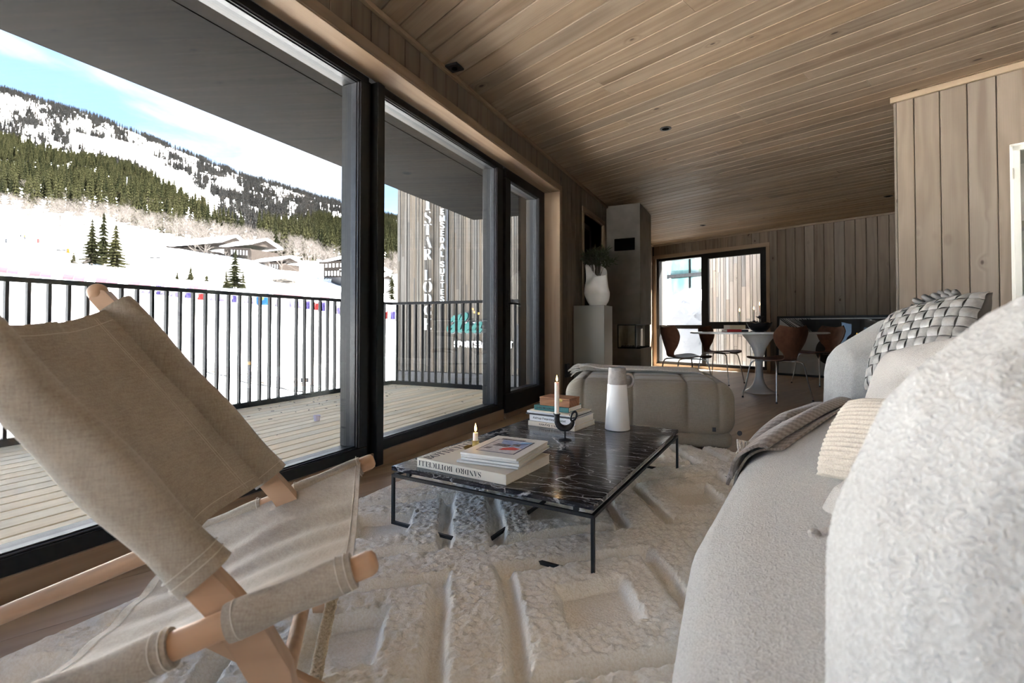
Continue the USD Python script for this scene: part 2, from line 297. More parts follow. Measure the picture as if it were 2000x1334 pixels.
# partition on the right
wp = S('wall_partition'); P_U0 = -.695; uRp = (XR - math.sin(A) * NP) / math.cos(A)
boards_wall(wp, NDIR * (NP + .014), UDIR, -NDIR, P_U0, uRp, 0, HC, M['wall_f'], start=-.597 - PW)
obj('end_board', board(UDIR * (P_U0 - .001) + NDIR * (NP + .002), NDIR, -UDIR, (0, 0, 1), .13, HC), M['wall_f'], wp)
obj('backing', nbox(P_U0 + .002, uRp, NP + .016, NP + .13, 0, HC), M['dark'], wp)
# right and back walls, seen only in reflections
wr = S('wall_right'); boards_wall(wr, (XR + .014, 0, 0), (0, -1, 0), (-1, 0, 0), -8.2, -YB, 0, HC, M['wall_f'])
obj('backing', box((XR + .016, YB - .2, -.2), (XR + .2, 9, HC + .2)), M['dark'], wr)
wb = S('wall_back'); B_HOLE = (-1.5, 0.0, .05, 2.2)
boards_wall(wb, (0, YB - .014, 0), (1, 0, 0), (0, 1, 0), XL, XR, 0, HC, M['wall_f'], [B_HOLE])
obj('backing', [box((XL - .3, YB - .2, -.2), (B_HOLE[0], YB - .016, HC + .2)), box((B_HOLE[1], YB - .2, -.2), (XR + .2, YB - .016, HC + .2)), box((B_HOLE[0], YB - .2, B_HOLE[3]), (B_HOLE[1], YB - .016, HC + .2)), box((B_HOLE[0], YB - .2, -.2), (B_HOLE[1], YB - .016, B_HOLE[2]))], M['dark'], wb)
w = S('window_5', label='wide window in the wall behind the photographer', cat='window')
bx0, bx1, bz0, bz1 = B_HOLE
obj('frame', [box((bx0, YB - .12, bz1 - .06), (bx1, YB - .02, bz1)), box((bx0, YB - .12, bz0), (bx1, YB - .02, bz0 + .06)), *[box((xx - .03, YB - .12, bz0), (xx + .03, YB - .02, bz1)) for xx in (bx0 + .03, (bx0 + bx1) / 2, bx1 - .03)]], M['black_alu'], w)
obj('pane', box((bx0 + .03, YB - .08, bz0 + .03), (bx1 - .03, YB - .072, bz1 - .03)), M['glass'], w)
# ceiling boards run along UDIR
cl = S('ceiling'); n = math.sin(A) * XL + math.cos(A) * YB - 1.2; n = 3.99 - PW * math.floor((3.99 - n) / PW)
rr = random.Random(3)
while n < NF:
    ua, ub = (XL - math.sin(A) * (n + PW / 2)) / math.cos(A) - .05, (XR - math.sin(A) * (n + PW / 2)) / math.cos(A) + .05
    # keep only what lies in front of the back wall: y = -sinA u + cosA n > YB
    ub = min(ub, (math.cos(A) * n - YB) / math.sin(A) + .1)
    if ub - ua > .3:
        cuts = [ua]; p = ua + rr.uniform(.9, 3.9)
        while p < ub - .4: cuts.append(p); p += rr.uniform(2.4, 4.2)
        cuts.append(ub)
        for p, q in zip(cuts, cuts[1:]):
            obj('board', board(UDIR * (p + .0008) + NDIR * (n + .0012) + np.array([0, 0, HC + .014]), NDIR, (0, 0, -1), UDIR, PW - .0024, q - p - .0016), M['ceil'], cl)
    n += PW
obj('backing', box((XL - .35, YB - .2, HC + .016), (XR + .2, 10.2, HC + .25)), M['dark'], cl)
# floor: oak boards along NDIR
fl = S('floor'); obj('subfloor', box((-2.06, YB - .2, -.25), (XR + .2, 10.4, -.0135)), M['dark'], fl); FW_ = .185
u = -6.2
while u < 5.2:
    n = -6.6 - rr.uniform(0, 1.5)
    while n < NF:
        L = rr.uniform(1.5, 2.3); c = UDIR * (u + FW_ / 2) + NDIR * (n + L / 2)
        a_, b_ = n, min(n + L, NF)
        q = sg.Polygon([(UDIR * uu + NDIR * nn)[:2] for uu, nn in ((u + .0008, a_ + .0008), (u + FW_ - .0008, a_ + .0008), (u + FW_ - .0008, b_ - .0008), (u + .0008, b_ - .0008))]).intersection(sg.box(XL - .16, YB, XR, 10.2))
        if q.area > .01 and q.geom_type == 'Polygon':
            obj('board', prism(q, .013, (0, 0, -.013)), M['floor'], fl)
        n += L
    u += FW_
# crown trims
def trim(name, a, b, w, h, up, m): SO(name, bar(a, b, w, h, up), m)
zt = HC - .014
trim('trim_1', (XL + .0125, YB, zt), (XL + .0125, YF, zt), .026, .028, (0, 0, 1), M['trim_y'])
e = lambda u, n_: UDIR * u + NDIR * n_
trim('trim_2', e(uL, NF - .0125) + [0, 0, zt], e(uR, NF - .0125) + [0, 0, zt], .026, .028, (0, 0, 1), M['trim_u'])
trim('trim_3', e(P_U0 - .03, NP - .0125) + [0, 0, zt - .006], e(uRp, NP - .0125) + [0, 0, zt - .006], .026, .04, (0, 0, 1), M['trim_u'])
trim('trim_4', e(P_U0 - .0145, NP - .02) + [0, 0, zt - .006], e(P_U0 - .0145, NP + .14) + [0, 0, zt - .006], .026, .04, (0, 0, 1), M['trim_u'])
SO('baseboard_far', nbox(F_U1 + .06, uR, NF - .012, NF, 0, .05), M['trim_u'])
SO('baseboard_left', box((XL, W_Y1 + .07, 0), (XL + .012, V_Y1 + 1, .05)), M['trim_y'])
# reveal boards and casing of the big window
SO('trim_5', [chambox((XW, W_Y0, W_Z), (XL + .012, W_Y1 + .02, W_Z + .018), .002)], M['trim_y'])
SO('trim_6', [chambox((XW, W_Y1, 0), (XL + .012, W_Y1 + .018, W_Z), .002)], M['trim_z'])
SO('trim_7', chambox((XL + .001, W_Y0 - .06, W_Z + .006), (XL + .016, W_Y1 + .066, W_Z + .066), .003), M['trim_y'])
SO('trim_8', chambox((XL + .001, W_Y1 + .006, 0), (XL + .016, W_Y1 + .066, W_Z + .006), .003), M['trim_z'])
SO('trim_9', chambox((XW - .01, W_Y0, 0), (XW + .004, 3.66, .088), .002), M['trim_y'])                  # upstand below the panes
# window_1, window_2, door_1: dark aluminium units
GX = -1.90
def rect_frame(y0, y1, z0, z1, w, xa, xb, bottom=None):
    bt = w if bottom is None else bottom
    return [chambox((xa, y0, z1 - w), (xb, y1, z1), .002), chambox((xa, y0, z0), (xb, y1, z0 + bt), .002), chambox((xa, y0, z0), (xb, y0 + w, z1), .002), chambox((xa, y1 - w, z0), (xb, y1, z1), .002)]
def unit(name, y0, y1, z0, z1, sl, sr, top, bot, label):
    w = S(name, label=label, cat='window')
    ms = [chambox((XW - .14, y0, z1 - top), (XW, y1, z1), .003), chambox((XW - .14, y0, z0), (XW, y1, z0 + bot), .003)]
    obj('frame_head', ms[0], M['black_alu'], w); obj('frame_sill', ms[1], M['black_alu'], w)
    for a, b in ((y0, y0 + sl), (y1 - sr, y1)):
        fr = [chambox((XW - .14, a, z0 + bot), (XW, b, z1 - top), .003)]
        s = (b - a) / 3
        obj('stile', fr, M['black_alu'], w)
    # glazing beads
    g0, g1, h0, h1 = y0 + sl, y1 - sr, z0 + bot, z1 - top
    obj('glazing_bead', rect_frame(g0 - .001, g1 + .001, h0 - .001, h1 + .001, .012, GX - .012, GX + .022) + rect_frame(g0, g1, h0, h1, .006, GX - .02, GX + .034), M['bead'] if 'bead' in M else M['black_alu'], w)
    obj('pane', box((GX - .012, g0, h0), (GX - .004, g1, h1)), M['glass'], w)
    return w
M['bead'] = noisy('bead_aluminium', (.022, .023, .026), (.032, .033, .037), 30, .35, spec=.4)
unit('window_1', W_Y0, 2.03, .09, W_Z, .06, .062, .042, .05, 'widest fixed pane in black aluminium, behind the canvas chair')
unit('window_2', 2.085, 3.65, .09, W_Z, .052, .105, .042, .05, 'fixed pane in black aluminium between the wide pane and the balcony door')
d = unit('door_1', 3.70, W_Y1 - .002, .045, W_Z, .10, .135, .085, .16, 'glazed balcony door in black aluminium with lever handle')
obj('mullion', [chambox((XW - .13, 2.031, .02), (XW - .03, 2.084, W_Z), .003), chambox((XW - .05, 2.075, .015), (XW + .022, 2.135, W_Z - .003), .004)], M['black_alu'], '/World/window_2')
obj('mullion', [chambox((XW - .13, 3.651, .02), (XW - .03, 3.699, W_Z), .003)], M['black_alu'], d)
obj('threshold', chambox((XW - .1, 3.70, .0), (XW + .006, W_Y1, .044), .003), M['trim_y'], d)
obj('handle_plate', chambox((XW, 3.735, .93), (XW + .008, 3.765, 1.10), .003), M['black_alu'], d)
obj('handle', [rod((XW, 3.75, .985), (XW + .05, 3.75, .985), .009, 10), tube([(XW + .045, 3.745, .985), (XW + .05, 3.80, .985), (XW + .05, 3.875, .983)], .0085, 10)], M['black_alu'], d)
# exterior jamb right of the door and outside cladding
SO('trim_10', [box((-2.10, W_Y1 - .10, -.1), (XW - .14, W_Y1, W_Z + .3))], M['soffit'])
M['clad_grey'] = noisy('grey_cladding', (.16, .155, .15), (.22, .215, .21), 6, .8, stretch=(1, 18, .6))
SO('trim_11', [box((-2.10, W_Y1, -.4), (-2.03, 10.3, 3.2)), box((-2.10, YB - .2, -.4), (-2.03, W_Y0, 3.2))], M['clad_grey'])
# window_3: small window beyond the door
w = S('window_3', label='narrow window beside the fireplace, half hidden by the plant', cat='window')
obj('reveal', [chambox((XW, V_Y0, V_Z1), (XL + .01, V_Y1, V_Z1 + .018), .002), chambox((XW, V_Y1, V_Z0), (XL + .01, V_Y1 + .018, V_Z1), .002), chambox((XW, V_Y0 - .018, V_Z0), (XL + .01, V_Y0, V_Z1), .002), chambox((XW, V_Y0, V_Z0 - .018), (XL + .01, V_Y1, V_Z0), .002)], M['trim_z'], w)
for a, b, m in (((V_Y0 - .06, V_Z1 + .006), (V_Y1 + .06, V_Z1 + .066), 'trim_y'), ((V_Y0 - .06, V_Z0), (V_Y0 - .006, V_Z1 + .006), 'trim_z'), ((V_Y1 + .006, V_Z0), (V_Y1 + .06, V_Z1 + .006), 'trim_z')):
    obj('casing', chambox((XL + .001, *a), (XL + .016, *b), .003), M[m], w)
obj('frame', rect_frame(V_Y0, V_Y1, V_Z0, V_Z1, .065, XW - .12, XW), M['black_alu'], w)
obj('pane', box((GX - .012, V_Y0 + .06, V_Z0 + .06), (GX - .004, V_Y1 - .06, V_Z1 - .06)), M['glass'], w)
# window_4: far window, left fixed light over a low light, right opening light over a low light
w = S('window_4', label='far dining window with four dark framed panes in a pine casing', cat='window')
n0, n1 = NF + .02, NF + .13
for q in ((F_U0 - .06, F_U1 + .06, F_Z1 + .004, F_Z1 + .066), (F_U0 - .06, F_U0 - .004, 0, F_Z1 + .004), (F_U1 + .004, F_U1 + .06, 0, F_Z1 + .004)):
    obj('casing', nbox(q[0], q[1], NF - .018, NF - .001, q[2], q[3]), M['trim_u' if q[3] > F_Z1 + .01 else 'trim_z'], w)
obj('reveal', [nbox(F_U0 - .018, F_U0, NF - .012, n0, 0, F_Z1), nbox(F_U1, F_U1 + .018, NF - .012, n0, 0, F_Z1), nbox(F_U0, F_U1, NF - .012, n0, F_Z1, F_Z1 + .018), nbox(F_U0, F_U1, NF - .012, n0, .0, .055)], M['trim_u'], w)
UM = -4.235
obj('frame', [nbox(F_U0, F_U1, n0, n1, F_Z1 - .05, F_Z1), nbox(F_U0, F_U1, n0, n1, .055, .105), nbox(F_U0, F_U0 + .05, n0, n1, .055, F_Z1), nbox(F_U1 - .05, F_U1, n0, n1, .055, F_Z1)], M['win4'] if 'win4' in M else M['black_alu'], w)
obj('mullion', nbox(UM - .05, UM + .03, n0, n1, .055, F_Z1), M['black_alu'], w)
obj('transom', nbox(F_U0, F_U1, n0, n1, .745, .815), M['black_alu'], w)
obj('sash', [nbox(UM + .03, F_U1 - .05, n0 - .012, n0 + .05, F_Z1 - .10, F_Z1 - .045), nbox(UM + .03, F_U1 - .05, n0 - .012, n0 + .05, .81, .87), nbox(UM + .03, UM + .085, n0 - .012, n0 + .05, .81, F_Z1 - .05), nbox(F_U1 - .10, F_U1 - .045, n0 - .012, n0 + .05, .81, F_Z1 - .05)], M['black_alu'], w)
for q in ((F_U0, UM, .105, .75), (UM, F_U1, .105, .75), (F_U0, UM, .81, F_Z1 - .04), (UM, F_U1, .83, F_Z1 - .06)):
    obj('pane', nbox(q[0] + .02, q[1] - .02, n0 + .055, n0 + .062, q[2], q[3]), M['glass'], w)
# ------------------------------------------------------------------ balcony
DZ, DX0, DX1, DY1 = -.02, -4.50, -2.06, 5.40
dk = thing('balcony_deck', 'pale pine balcony deck of long grooved boards outside the glass', 'deck', kind='structure')
x = DX1 - .004; rr = random.Random(5)
while x > DX0 + .02:
    w_ = min(.118, x - DX0); y = -5.0; cuts = [-5.0] + sorted((rr.uniform(-1.5, 4.9), -3.1 + rr.uniform(-.8, .8))) + [DY1]
    cuts.sort()
    for p, q in zip(cuts, cuts[1:]):
        obj('board', board((x - w_ + .004, p + .002, DZ - .028), (1, 0, 0), (0, 0, 1), (0, 1, 0), w_ - .007, q - p - .004, .028), M['deck'], dk)
    x -= .122
obj('joist_frame', [box((DX0, -5, DZ - .3), (DX1, DY1, DZ - .03))], M['dark'], dk)
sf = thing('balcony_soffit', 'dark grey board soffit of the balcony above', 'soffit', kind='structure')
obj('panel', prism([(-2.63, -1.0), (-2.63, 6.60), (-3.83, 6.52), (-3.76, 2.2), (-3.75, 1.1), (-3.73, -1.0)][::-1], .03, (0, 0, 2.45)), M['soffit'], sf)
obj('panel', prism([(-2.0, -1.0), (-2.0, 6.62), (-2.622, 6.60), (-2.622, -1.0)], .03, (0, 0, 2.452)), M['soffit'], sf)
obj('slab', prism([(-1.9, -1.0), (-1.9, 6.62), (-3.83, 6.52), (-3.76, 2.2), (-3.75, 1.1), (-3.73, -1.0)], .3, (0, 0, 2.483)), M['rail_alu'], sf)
rl = thing('balcony_railing', 'black steel balcony railing with flat upright balusters', 'railing', kind='structure')
RZ = 1.125
obj('top_rail', chambox((DX0 - .025, -5, RZ - .035), (DX0 + .03, DY1 + .02, RZ), .004), M['rail_alu'], rl)
sx0, sx1, sy = DX0 + .03, -2.11, 5.385
obj('top_rail', bar((sx0, DY1 - .01, RZ - .0175), (sx1, DY1 + .07, RZ - .0175), .05, .035), M['rail_alu'], rl)
obj('bottom_beam', box((DX0 - .03, -5, -.10), (DX0 + .02, DY1 + .02, .03)), M['rail_alu'], rl)
obj('bottom_beam', bar((DX0, DY1 + .01, -.035), (sx1, DY1 + .09, -.035), .05, .13), M['rail_alu'], rl)
bal = chambox((-.02, -.010, 0), (.02, .010, RZ - .06), .002)
y = -2.9 - 18 * .1115
while y < DY1 - .05:
    wide = abs(y - 3.66) < .05
    if not wide: obj('baluster', mv(bal.copy(), DX0, y, .028), M['rail_alu'], rl)
    y += .1115
k = 0; x = DX0 + .085
while x < sx1 - .03:
    obj('baluster', mv(rot(bal.copy(), 90 + 2), x, DY1 + .005 + .085 * (x - DX0) / 2.4, .028), M['rail_alu'], rl); x += .1062
# ------------------------------------------------------------------ snow slopes and mountain
PXK = np.array([-600, 0, 200, 350, 480, 600, 690, 780, 900, 1100], float)
TD = {6: [1014] * 10, 9: [886] * 10, 13: [800, 800, 805, 812, 818, 822, 822, 822, 822, 822], 20: [648, 650, 658, 690, 722, 742, 765, 775, 775, 775],
      30: [585, 590, 610, 625, 640, 652, 672, 682, 682, 682], 45: [510, 537, 556, 572, 580, 588, 596, 602, 605, 605], 60: [490, 512, 538, 556, 568, 578, 588, 594, 596, 596], 80: [470, 492, 520, 536, 552, 566, 577, 584, 586, 586],
      108: [440, 462, 478, 491, 508, 536, 562, 568, 570, 570], 125: [425, 448, 462, 480, 500, 522, 550, 556, 558, 558], 190: [390, 408, 424, 455, 480, 498, 522, 528, 530, 530],
      350: [310, 345, 362, 400, 440, 462, 484, 490, 494, 500], 550: [222, 280, 312, 348, 395, 426, 450, 462, 470, 480], 800: [130, 214, 266, 312, 362, 398, 424, 446, 456, 468],
      1000: [60, 172, 232, 294, 345, 378, 403, 430, 442, 456], 1150: [100, 205, 262, 322, 372, 402, 425, 450, 460, 470]}
_dk = np.array(sorted(TD), float); _tz = np.array([[CAMZ + (638 - y) / 946 * d for y in TD[int(d)]] for d in _dk])
def terrain(r, d):
    """ground height at lateral ratio r and forward depth d of the valley"""
    px = np.clip(1000 + r * 946, PXK[0], PXK[-1]); ld = np.log(np.clip(d, _dk[0], _dk[-1])); lk = np.log(_dk)
    j = np.clip(np.searchsorted(lk, ld) - 1, 0, len(lk) - 2); t = (ld - lk[j]) / (lk[j + 1] - lk[j]); t = np.clip(t, 0, 1)
    i = np.clip(np.searchsorted(PXK, px) - 1, 0, len(PXK) - 2); s = (px - PXK[i]) / (PXK[i + 1] - PXK[i]); s = np.clip(s, 0, 1)
    return (_tz[j, i] * (1 - s) + _tz[j, i + 1] * s) * (1 - t) + (_tz[j + 1, i] * (1 - s) + _tz[j + 1, i + 1] * s) * t
F2, R2 = _f0[:2], RIGHT[:2]
def ground(px, d):
    r = (px - 1000) / 946; p = d * (F2 + r * R2); return np.array([p[0], p[1], float(terrain(r, d))])
_r = np.concatenate([np.linspace(-1.75, -1.1, 24)[:-1], np.linspace(-1.1, -.2, 150)[:-1], np.linspace(-.2, .1, 20)]); _d = np.geomspace(6.2, 1150, 190)
RR, DD = np.meshgrid(_r, _d, indexing='ij'); Z = terrain(RR, DD)
XYm = DD[..., None] * (F2 + RR[..., None] * R2)
nz = meshkit.fbm(np.stack([XYm[..., 0] / 9, XYm[..., 1] / 9, DD * 0], -1), 4, 3) - .5
nz2 = meshkit.fbm(np.stack([XYm[..., 0] / 90, XYm[..., 1] / 90, DD * 0], -1), 4, 9) - .5
flat = np.clip((DD - 55) / 60, 0, 1)
Z = Z + nz * (.10 + .9 * flat) * np.clip(DD / 110, .25, 3.0) + nz2 * 26 * np.clip((DD - 200) / 500, 0, 1) * np.clip((1050 - DD) / 200, .2, 1)
nu, nv = RR.shape; idx = np.arange(nu * nv).reshape(nu, nv)
a_, b_, c_, d_ = idx[:-1, :-1].ravel(), idx[1:, :-1].ravel(), idx[1:, 1:].ravel(), idx[:-1, 1:].ravel()
terr = trimesh.Trimesh(np.concatenate([XYm, Z[..., None]], -1).reshape(-1, 3), np.vstack([np.stack([a_, b_, c_], 1), np.stack([a_, c_, d_], 1)]), process=False)
M['snow'] = mat('snow', {'g': ('geometry', {}), 'n': ('noise_texture', {'scale': .9, 'detail': 6.0, 'roughness': .65}), 'm': ('mapping', {'scale': (.5, .5, 1.4)}), 'n2': ('noise_texture', {'scale': .35, 'detail': 7.0, 'roughness': .7}),
     'r': ('rgb_ramp', {'ramp': [(.0, (.86, .87, .89)), (.655, (.86, .87, .89)), (.70, (.22, .19, .16)), (1, (.14, .12, .10))]}), 'b': ('bump', {'strength': .5, 'distance': .12}), 'p': ('principled_bsdf', {'roughness': .8, 'specular_ior_level': .1})},
     [('g.position', 'm.vector'), ('m.vector', 'n2.vector'), ('g.position', 'n.vector'), ('n2.fac', 'r.fac'), ('r.color', 'p.base_color'), ('n.fac', 'b.height'), ('b.normal', 'p.normal')], 'p.BSDF')
M['clean_snow'] = noisy('clean_snow', (.84, .85, .87), (.88, .89, .91), 2, .8, bump=.4, bdist=.05, spec=.1)
obj('snow_slope', terr, M['snow'], kind='structure', label='snow covered valley floor and mountainside', cat='slope')
def terr_z(px, d):
    r = (px - 1000) / 946; i = np.clip(np.searchsorted(_r, r), 1, nu - 1); j = np.clip(np.searchsorted(_d, d), 1, nv - 1)
    s = np.clip((r - _r[i - 1]) / (_r[i] - _r[i - 1]), 0, 1); t = np.clip((d - _d[j - 1]) / (_d[j] - _d[j - 1]), 0, 1)
    return (Z[i - 1, j - 1] * (1 - s) + Z[i, j - 1] * s) * (1 - t) + (Z[i - 1, j] * (1 - s) + Z[i, j] * s) * t
def gpt(px, d, dz=0.0):
    p = d * (F2 + (px - 1000) / 946 * R2); return np.array([p[0], p[1], float(terr_z(px, d)) + dz])
# snow lying all round the building
ring = sg.Point(0, 0).buffer(160, 24).difference(sg.Polygon([(F2 * 6.3 + R2 * -6.9 * 1.6), (F2 * 200 + R2 * -200 * 1.74), (F2 * 200 + R2 * 6), (F2 * 6.3 + R2 * .5)]))
obj('snow_field', prism(ring, .5, (0, 0, -2.35)), M['clean_snow'], kind='structure', label='snow field around the building', cat='snow')
obj('snow_bank', prism(sg.box(-9, -30, 9, -6.5), .5, (0, 0, -.95)), M['clean_snow'], kind='structure', label='snow bank behind the building', cat='snow')
# road and dirt strips below the balcony
M['gravel'] = noisy('gravel_road', (.04, .038, .037), (.09, .088, .085), 9, .95, spec=.02, bump=.5, bdist=.03)
def strip(name, pts, w, label, m, dz=.04):
    P3 = []
    for (px, d), (qx, e_) in zip(pts, pts[1:]):
        for t in np.linspace(0, 1, 14, endpoint=False): P3.append((px + (qx - px) * t, d + (e_ - d) * t))
    P3.append(pts[-1]); V = []
    for k, (px, d) in enumerate(P3):
        ww = w * (.75 + .5 * meshkit.noise(np.array([k * .6, 3.3, w])))
        V.append([gpt(px, d - ww * s, dz + .02 * math.sin(k * 1.7 + s * 5)) for s in (-.5, -.25, 0, .25, .5)])
    V = np.array(V); m_ = grid(lambda u, v: V[np.rint(u * (len(V) - 1)).astype(int), np.rint(v * 4).astype(int)], len(V), 5)
    return obj(name, m_, m, kind='structure', label=label, cat='road')
M['dirt'] = noisy('dirty_snow', (.02, .018, .016), (.35, .34, .34), 3.0, .95, spec=.02, bump=.6, bdist=.05, lo=.40, hi=.60)
strip('dirt_strip', [(-120, 20.5), (60, 20.0), (200, 20.5), (330, 19.4), (450, 18.6), (590, 18.0), (700, 17)], 2.2, 'dark strip of bare earth across the snow', M['dirt'])
strip('gravel_road', [(280, 12.8), (400, 12.4), (500, 12.2), (600, 12.6), (760, 13.5)], 1.6, 'grey gravel road in front of the balcony', M['gravel'])

# ------------------------------------------------------------------ trees
def foliage(name, c1, c2):
    return mat(name, {'o': ('object_info', {}), 'g': ('geometry', {}), 'n': ('noise_texture', {'scale': 1.3, 'detail': 3.0}), 'a': ('math', {'math_type': 'multiply_add', 'value2': .6}), 'r': ('rgb_ramp', {'ramp': [(.3, c1), (.9, c2)]}), 'p': ('principled_bsdf', {'roughness': .9, 'specular_ior_level': .01})},
               [('g.position', 'n.vector'), ('n.fac', 'a.value1'), ('o.random', 'a.value3'), ('a.value', 'r.fac'), ('r.color', 'p.base_color')], 'p.BSDF')
M['spruce'] = foliage('spruce_needles', (.003, .0036, .0017), (.0095, .0096, .0043))
M['spruce_grey'] = foliage('far_spruce', (.0035, .0036, .0036), (.009, .009, .0088))
M['bark'] = noisy('bark', (.10, .08, .065), (.2, .17, .14), 8, .9)
M['birch'] = noisy('bare_twigs', (.035, .031, .028), (.07, .062, .058), 3, .9, spec=.02)
def spruce_mesh(h, r, tiers, pts, seed, droop=.5, gap=.0):
    """a spruce: tiers of drooping, star-edged branch skirts"""
    g = np.random.default_rng(seed); ms = []
    for k in range(tiers):
        t = k / tiers; z = h * (.06 + .94 * t); rad = r * (1 - t) ** .85 * g.uniform(.8, 1.15) + .02 * r; hh = h / tiers * g.uniform(1.1, 1.6)
        an = np.linspace(0, 2 * np.pi, pts * 2, endpoint=False) + g.uniform(0, 3)
        rr_ = np.where(np.arange(pts * 2) % 2 == 0, rad * g.uniform(.75, 1.2, pts * 2), rad * g.uniform(.25, .45, pts * 2))
        zz = np.where(np.arange(pts * 2) % 2 == 0, z - droop * hh * .4 * g.uniform(.5, 1.3, pts * 2), z + hh * .1)
        V = np.vstack([np.stack([rr_ * np.cos(an), rr_ * np.sin(an), zz], 1), [0, 0, z + hh * .75], [0, 0, z - hh * .05]]); m_ = pts * 2
        F = [[i, (i + 1) % m_, m_] for i in range(m_)] + [[(i + 1) % m_, i, m_ + 1] for i in range(m_)]
        ms.append(trimesh.Trimesh(V, F, process=False))
    return cat_(ms)
def trunk_mesh(h, r): return lathe([(0, 0), (r, 0), (r * .6, h * .5), (0.01, h)], 6)
def birch_mesh(h, seed, n=26, rad=.09):
    g = np.random.default_rng(seed); ms = [tube([(0, 0, 0), (g.normal(0, .1), g.normal(0, .1), h * .5), (g.normal(0, .2), g.normal(0, .2), h)], [rad, rad * .7, rad * .15], 5)]
    for _ in range(n):
        z = h * g.uniform(.3, .95); a = g.uniform(0, 6.28); L = (h - z) * g.uniform(.35, .7) + .25
        d = np.array([math.cos(a), math.sin(a), g.uniform(.5, 1.3)]); d /= np.linalg.norm(d); p = np.array([0, 0, z]); q = p + d * L
        ms.append(tube([p, (p + q) / 2 + g.normal(0, .05, 3), q], [rad * .35, rad * .25, rad * .12], 3, caps=False))
        e_ = d + g.normal(0, .5, 3); ms.append(tube([(p + q) / 2, (p + q) / 2 + e_ * L * .45], [rad * .22, rad * .1], 3, caps=False))
    return cat_(ms)
def tree(name, kind, loc, h, label, cat='tree', group=None, seed=0, r=None, tiers=13, pts=9):
    t = thing(name, label, cat, loc, group=group)
    if kind == 'spruce':
        obj('crown', spruce_mesh(h, r or h * .22, tiers, pts, seed), M['spruce'], t); obj('trunk', trunk_mesh(h * .9, h * .018), M['bark'], t)
    else:
        obj('trunk', birch_mesh(h, seed, 30, .012 * h), M['birch'], t)
    return t
# near spruces, each one its own
for px, d, h, r, lab, sd in ((178, 78, 7.6, 1.9, 'tall spruce at the left of the three in front of the forest', 1), (200, 80, 9.0, 1.7, 'tall spruce in the middle of the three in front of the forest', 2), (224, 77, 7.2, 2.2, 'tall spruce at the right of the three in front of the forest', 3),
                        (142, 75, 2.1, .75, 'tiny spruce left of the three tall spruces on the snow', 4), (458, 62, 5.0, 1.5, 'lone spruce below the long low lodge', 5), (371, 60, 2.6, 1.1, 'short stocky spruce right of the lift posts', 6), (403, 60, 1.9, .8, 'young thin spruce between the lone spruce and the stocky one', 7),
                        (345, 60, 1.7, .7, 'small round spruce left of the stocky spruce', 8), (441, 61, 2.4, .8, 'small spruce at the left foot of the lone spruce', 9), (474, 63, 2.6, .7, 'small spruce at the right foot of the lone spruce', 10), (765, 70, 4.2, 1.0, 'snowy spruce beside the timber clad building', 11)):
    tree('spruce', 'spruce', gpt(px, d, -.1), h, lab, seed=sd, r=r, tiers=15, pts=10)
lib = UsdGeom.Scope.Define(stage, '/World/Looks/trees')                       # class prims for the copies
def proto(name, mesh, m):
    p = stage.CreateClassPrim('/' + name); UsdGeom.Xform.Define(stage, '/' + name); stage.GetPrimAtPath('/' + name).SetSpecifier(Sdf.SpecifierClass)
    usdkit.mesh(stage, f'/{name}/crown', mesh, m); return '/' + name
PROTO = [proto('spruce_a', spruce_mesh(1, .16, 9, 6, 21), M['spruce']), proto('spruce_b', spruce_mesh(1, .20, 8, 6, 22), M['spruce']), proto('spruce_c', spruce_mesh(1, .15, 7, 5, 23), M['spruce_grey'])]
BPROTO = [proto('birch_a', birch_mesh(1, 31, 24, .014), M['birch']), proto('birch_b', birch_mesh(1, 32, 24, .014), M['birch'])]
g = np.random.default_rng(11); cand = []
N_ = 42000
pxs, ds = g.uniform(-250, 800, N_), np.sqrt(g.uniform(128 ** 2, 1010 ** 2, N_)); u1 = g.uniform(0, 1, N_)
cl_ = meshkit.fbm(np.stack([pxs / 26, np.log(ds) * 9, pxs * 0], -1), 3, 5)
rows = np.array([638 - (terr_z(p, q) - CAMZ) / q * 946 for p, q in zip(pxs, ds)])
for px, d_, uu, c_, yy in zip(pxs, ds, u1, cl_, rows):
    lo_edge = np.interp(px, [-250, 0, 200, 340, 480], [392, 402, 428, 462, 482]); hi_edge = np.interp(px, [-250, 0, 100, 250, 330, 400, 480], [225, 268, 300, 335, 368, 420, 482])
    B_lo = np.interp(px, [500, 540, 620, 700, 800], [500, 512, 522, 540, 552]); B_hi = np.interp(px, [500, 560, 640, 700, 800], [452, 440, 425, 420, 430])
    run = np.interp(px, [150, 260, 330, 400, 420], [272, 300, 352, 396, 410])      # open ski run
    if abs(yy - run) < 14 + (px > 200) * 6 and 130 < px < 425: p_, kind = 0, 0
    elif hi_edge < yy < lo_edge and px < 482: p_, kind = 1.0 if c_ > .36 else .35, 0
    elif B_hi < yy < B_lo and px > 500: p_, kind = (1.0 if c_ > .40 else .25), 0
    elif yy < hi_edge or (yy < B_hi and px > 470): p_, kind = (1.0 if c_ > .52 else .30 if c_ > .44 else .07), 1
    else: p_, kind = (.0 if yy > lo_edge else .02), 0
    if kind == 1 and d_ > 940: p_ = max(p_, .7 if c_ > .42 else .2)
    if uu < p_ * (1.0 if kind == 0 else .8) * np.clip(d_ / 420, .35, 1): cand.append((px, d_, kind, c_))
hs = []
for px, d_, kind, c_ in cand:
    h = (g.uniform(7, 13) if kind == 0 else g.uniform(7, 13)); hs.append(h)
order = np.argsort([-h / c[1] for h, c in zip(hs, cand)])
inst = {k: [] for k in range(3)}
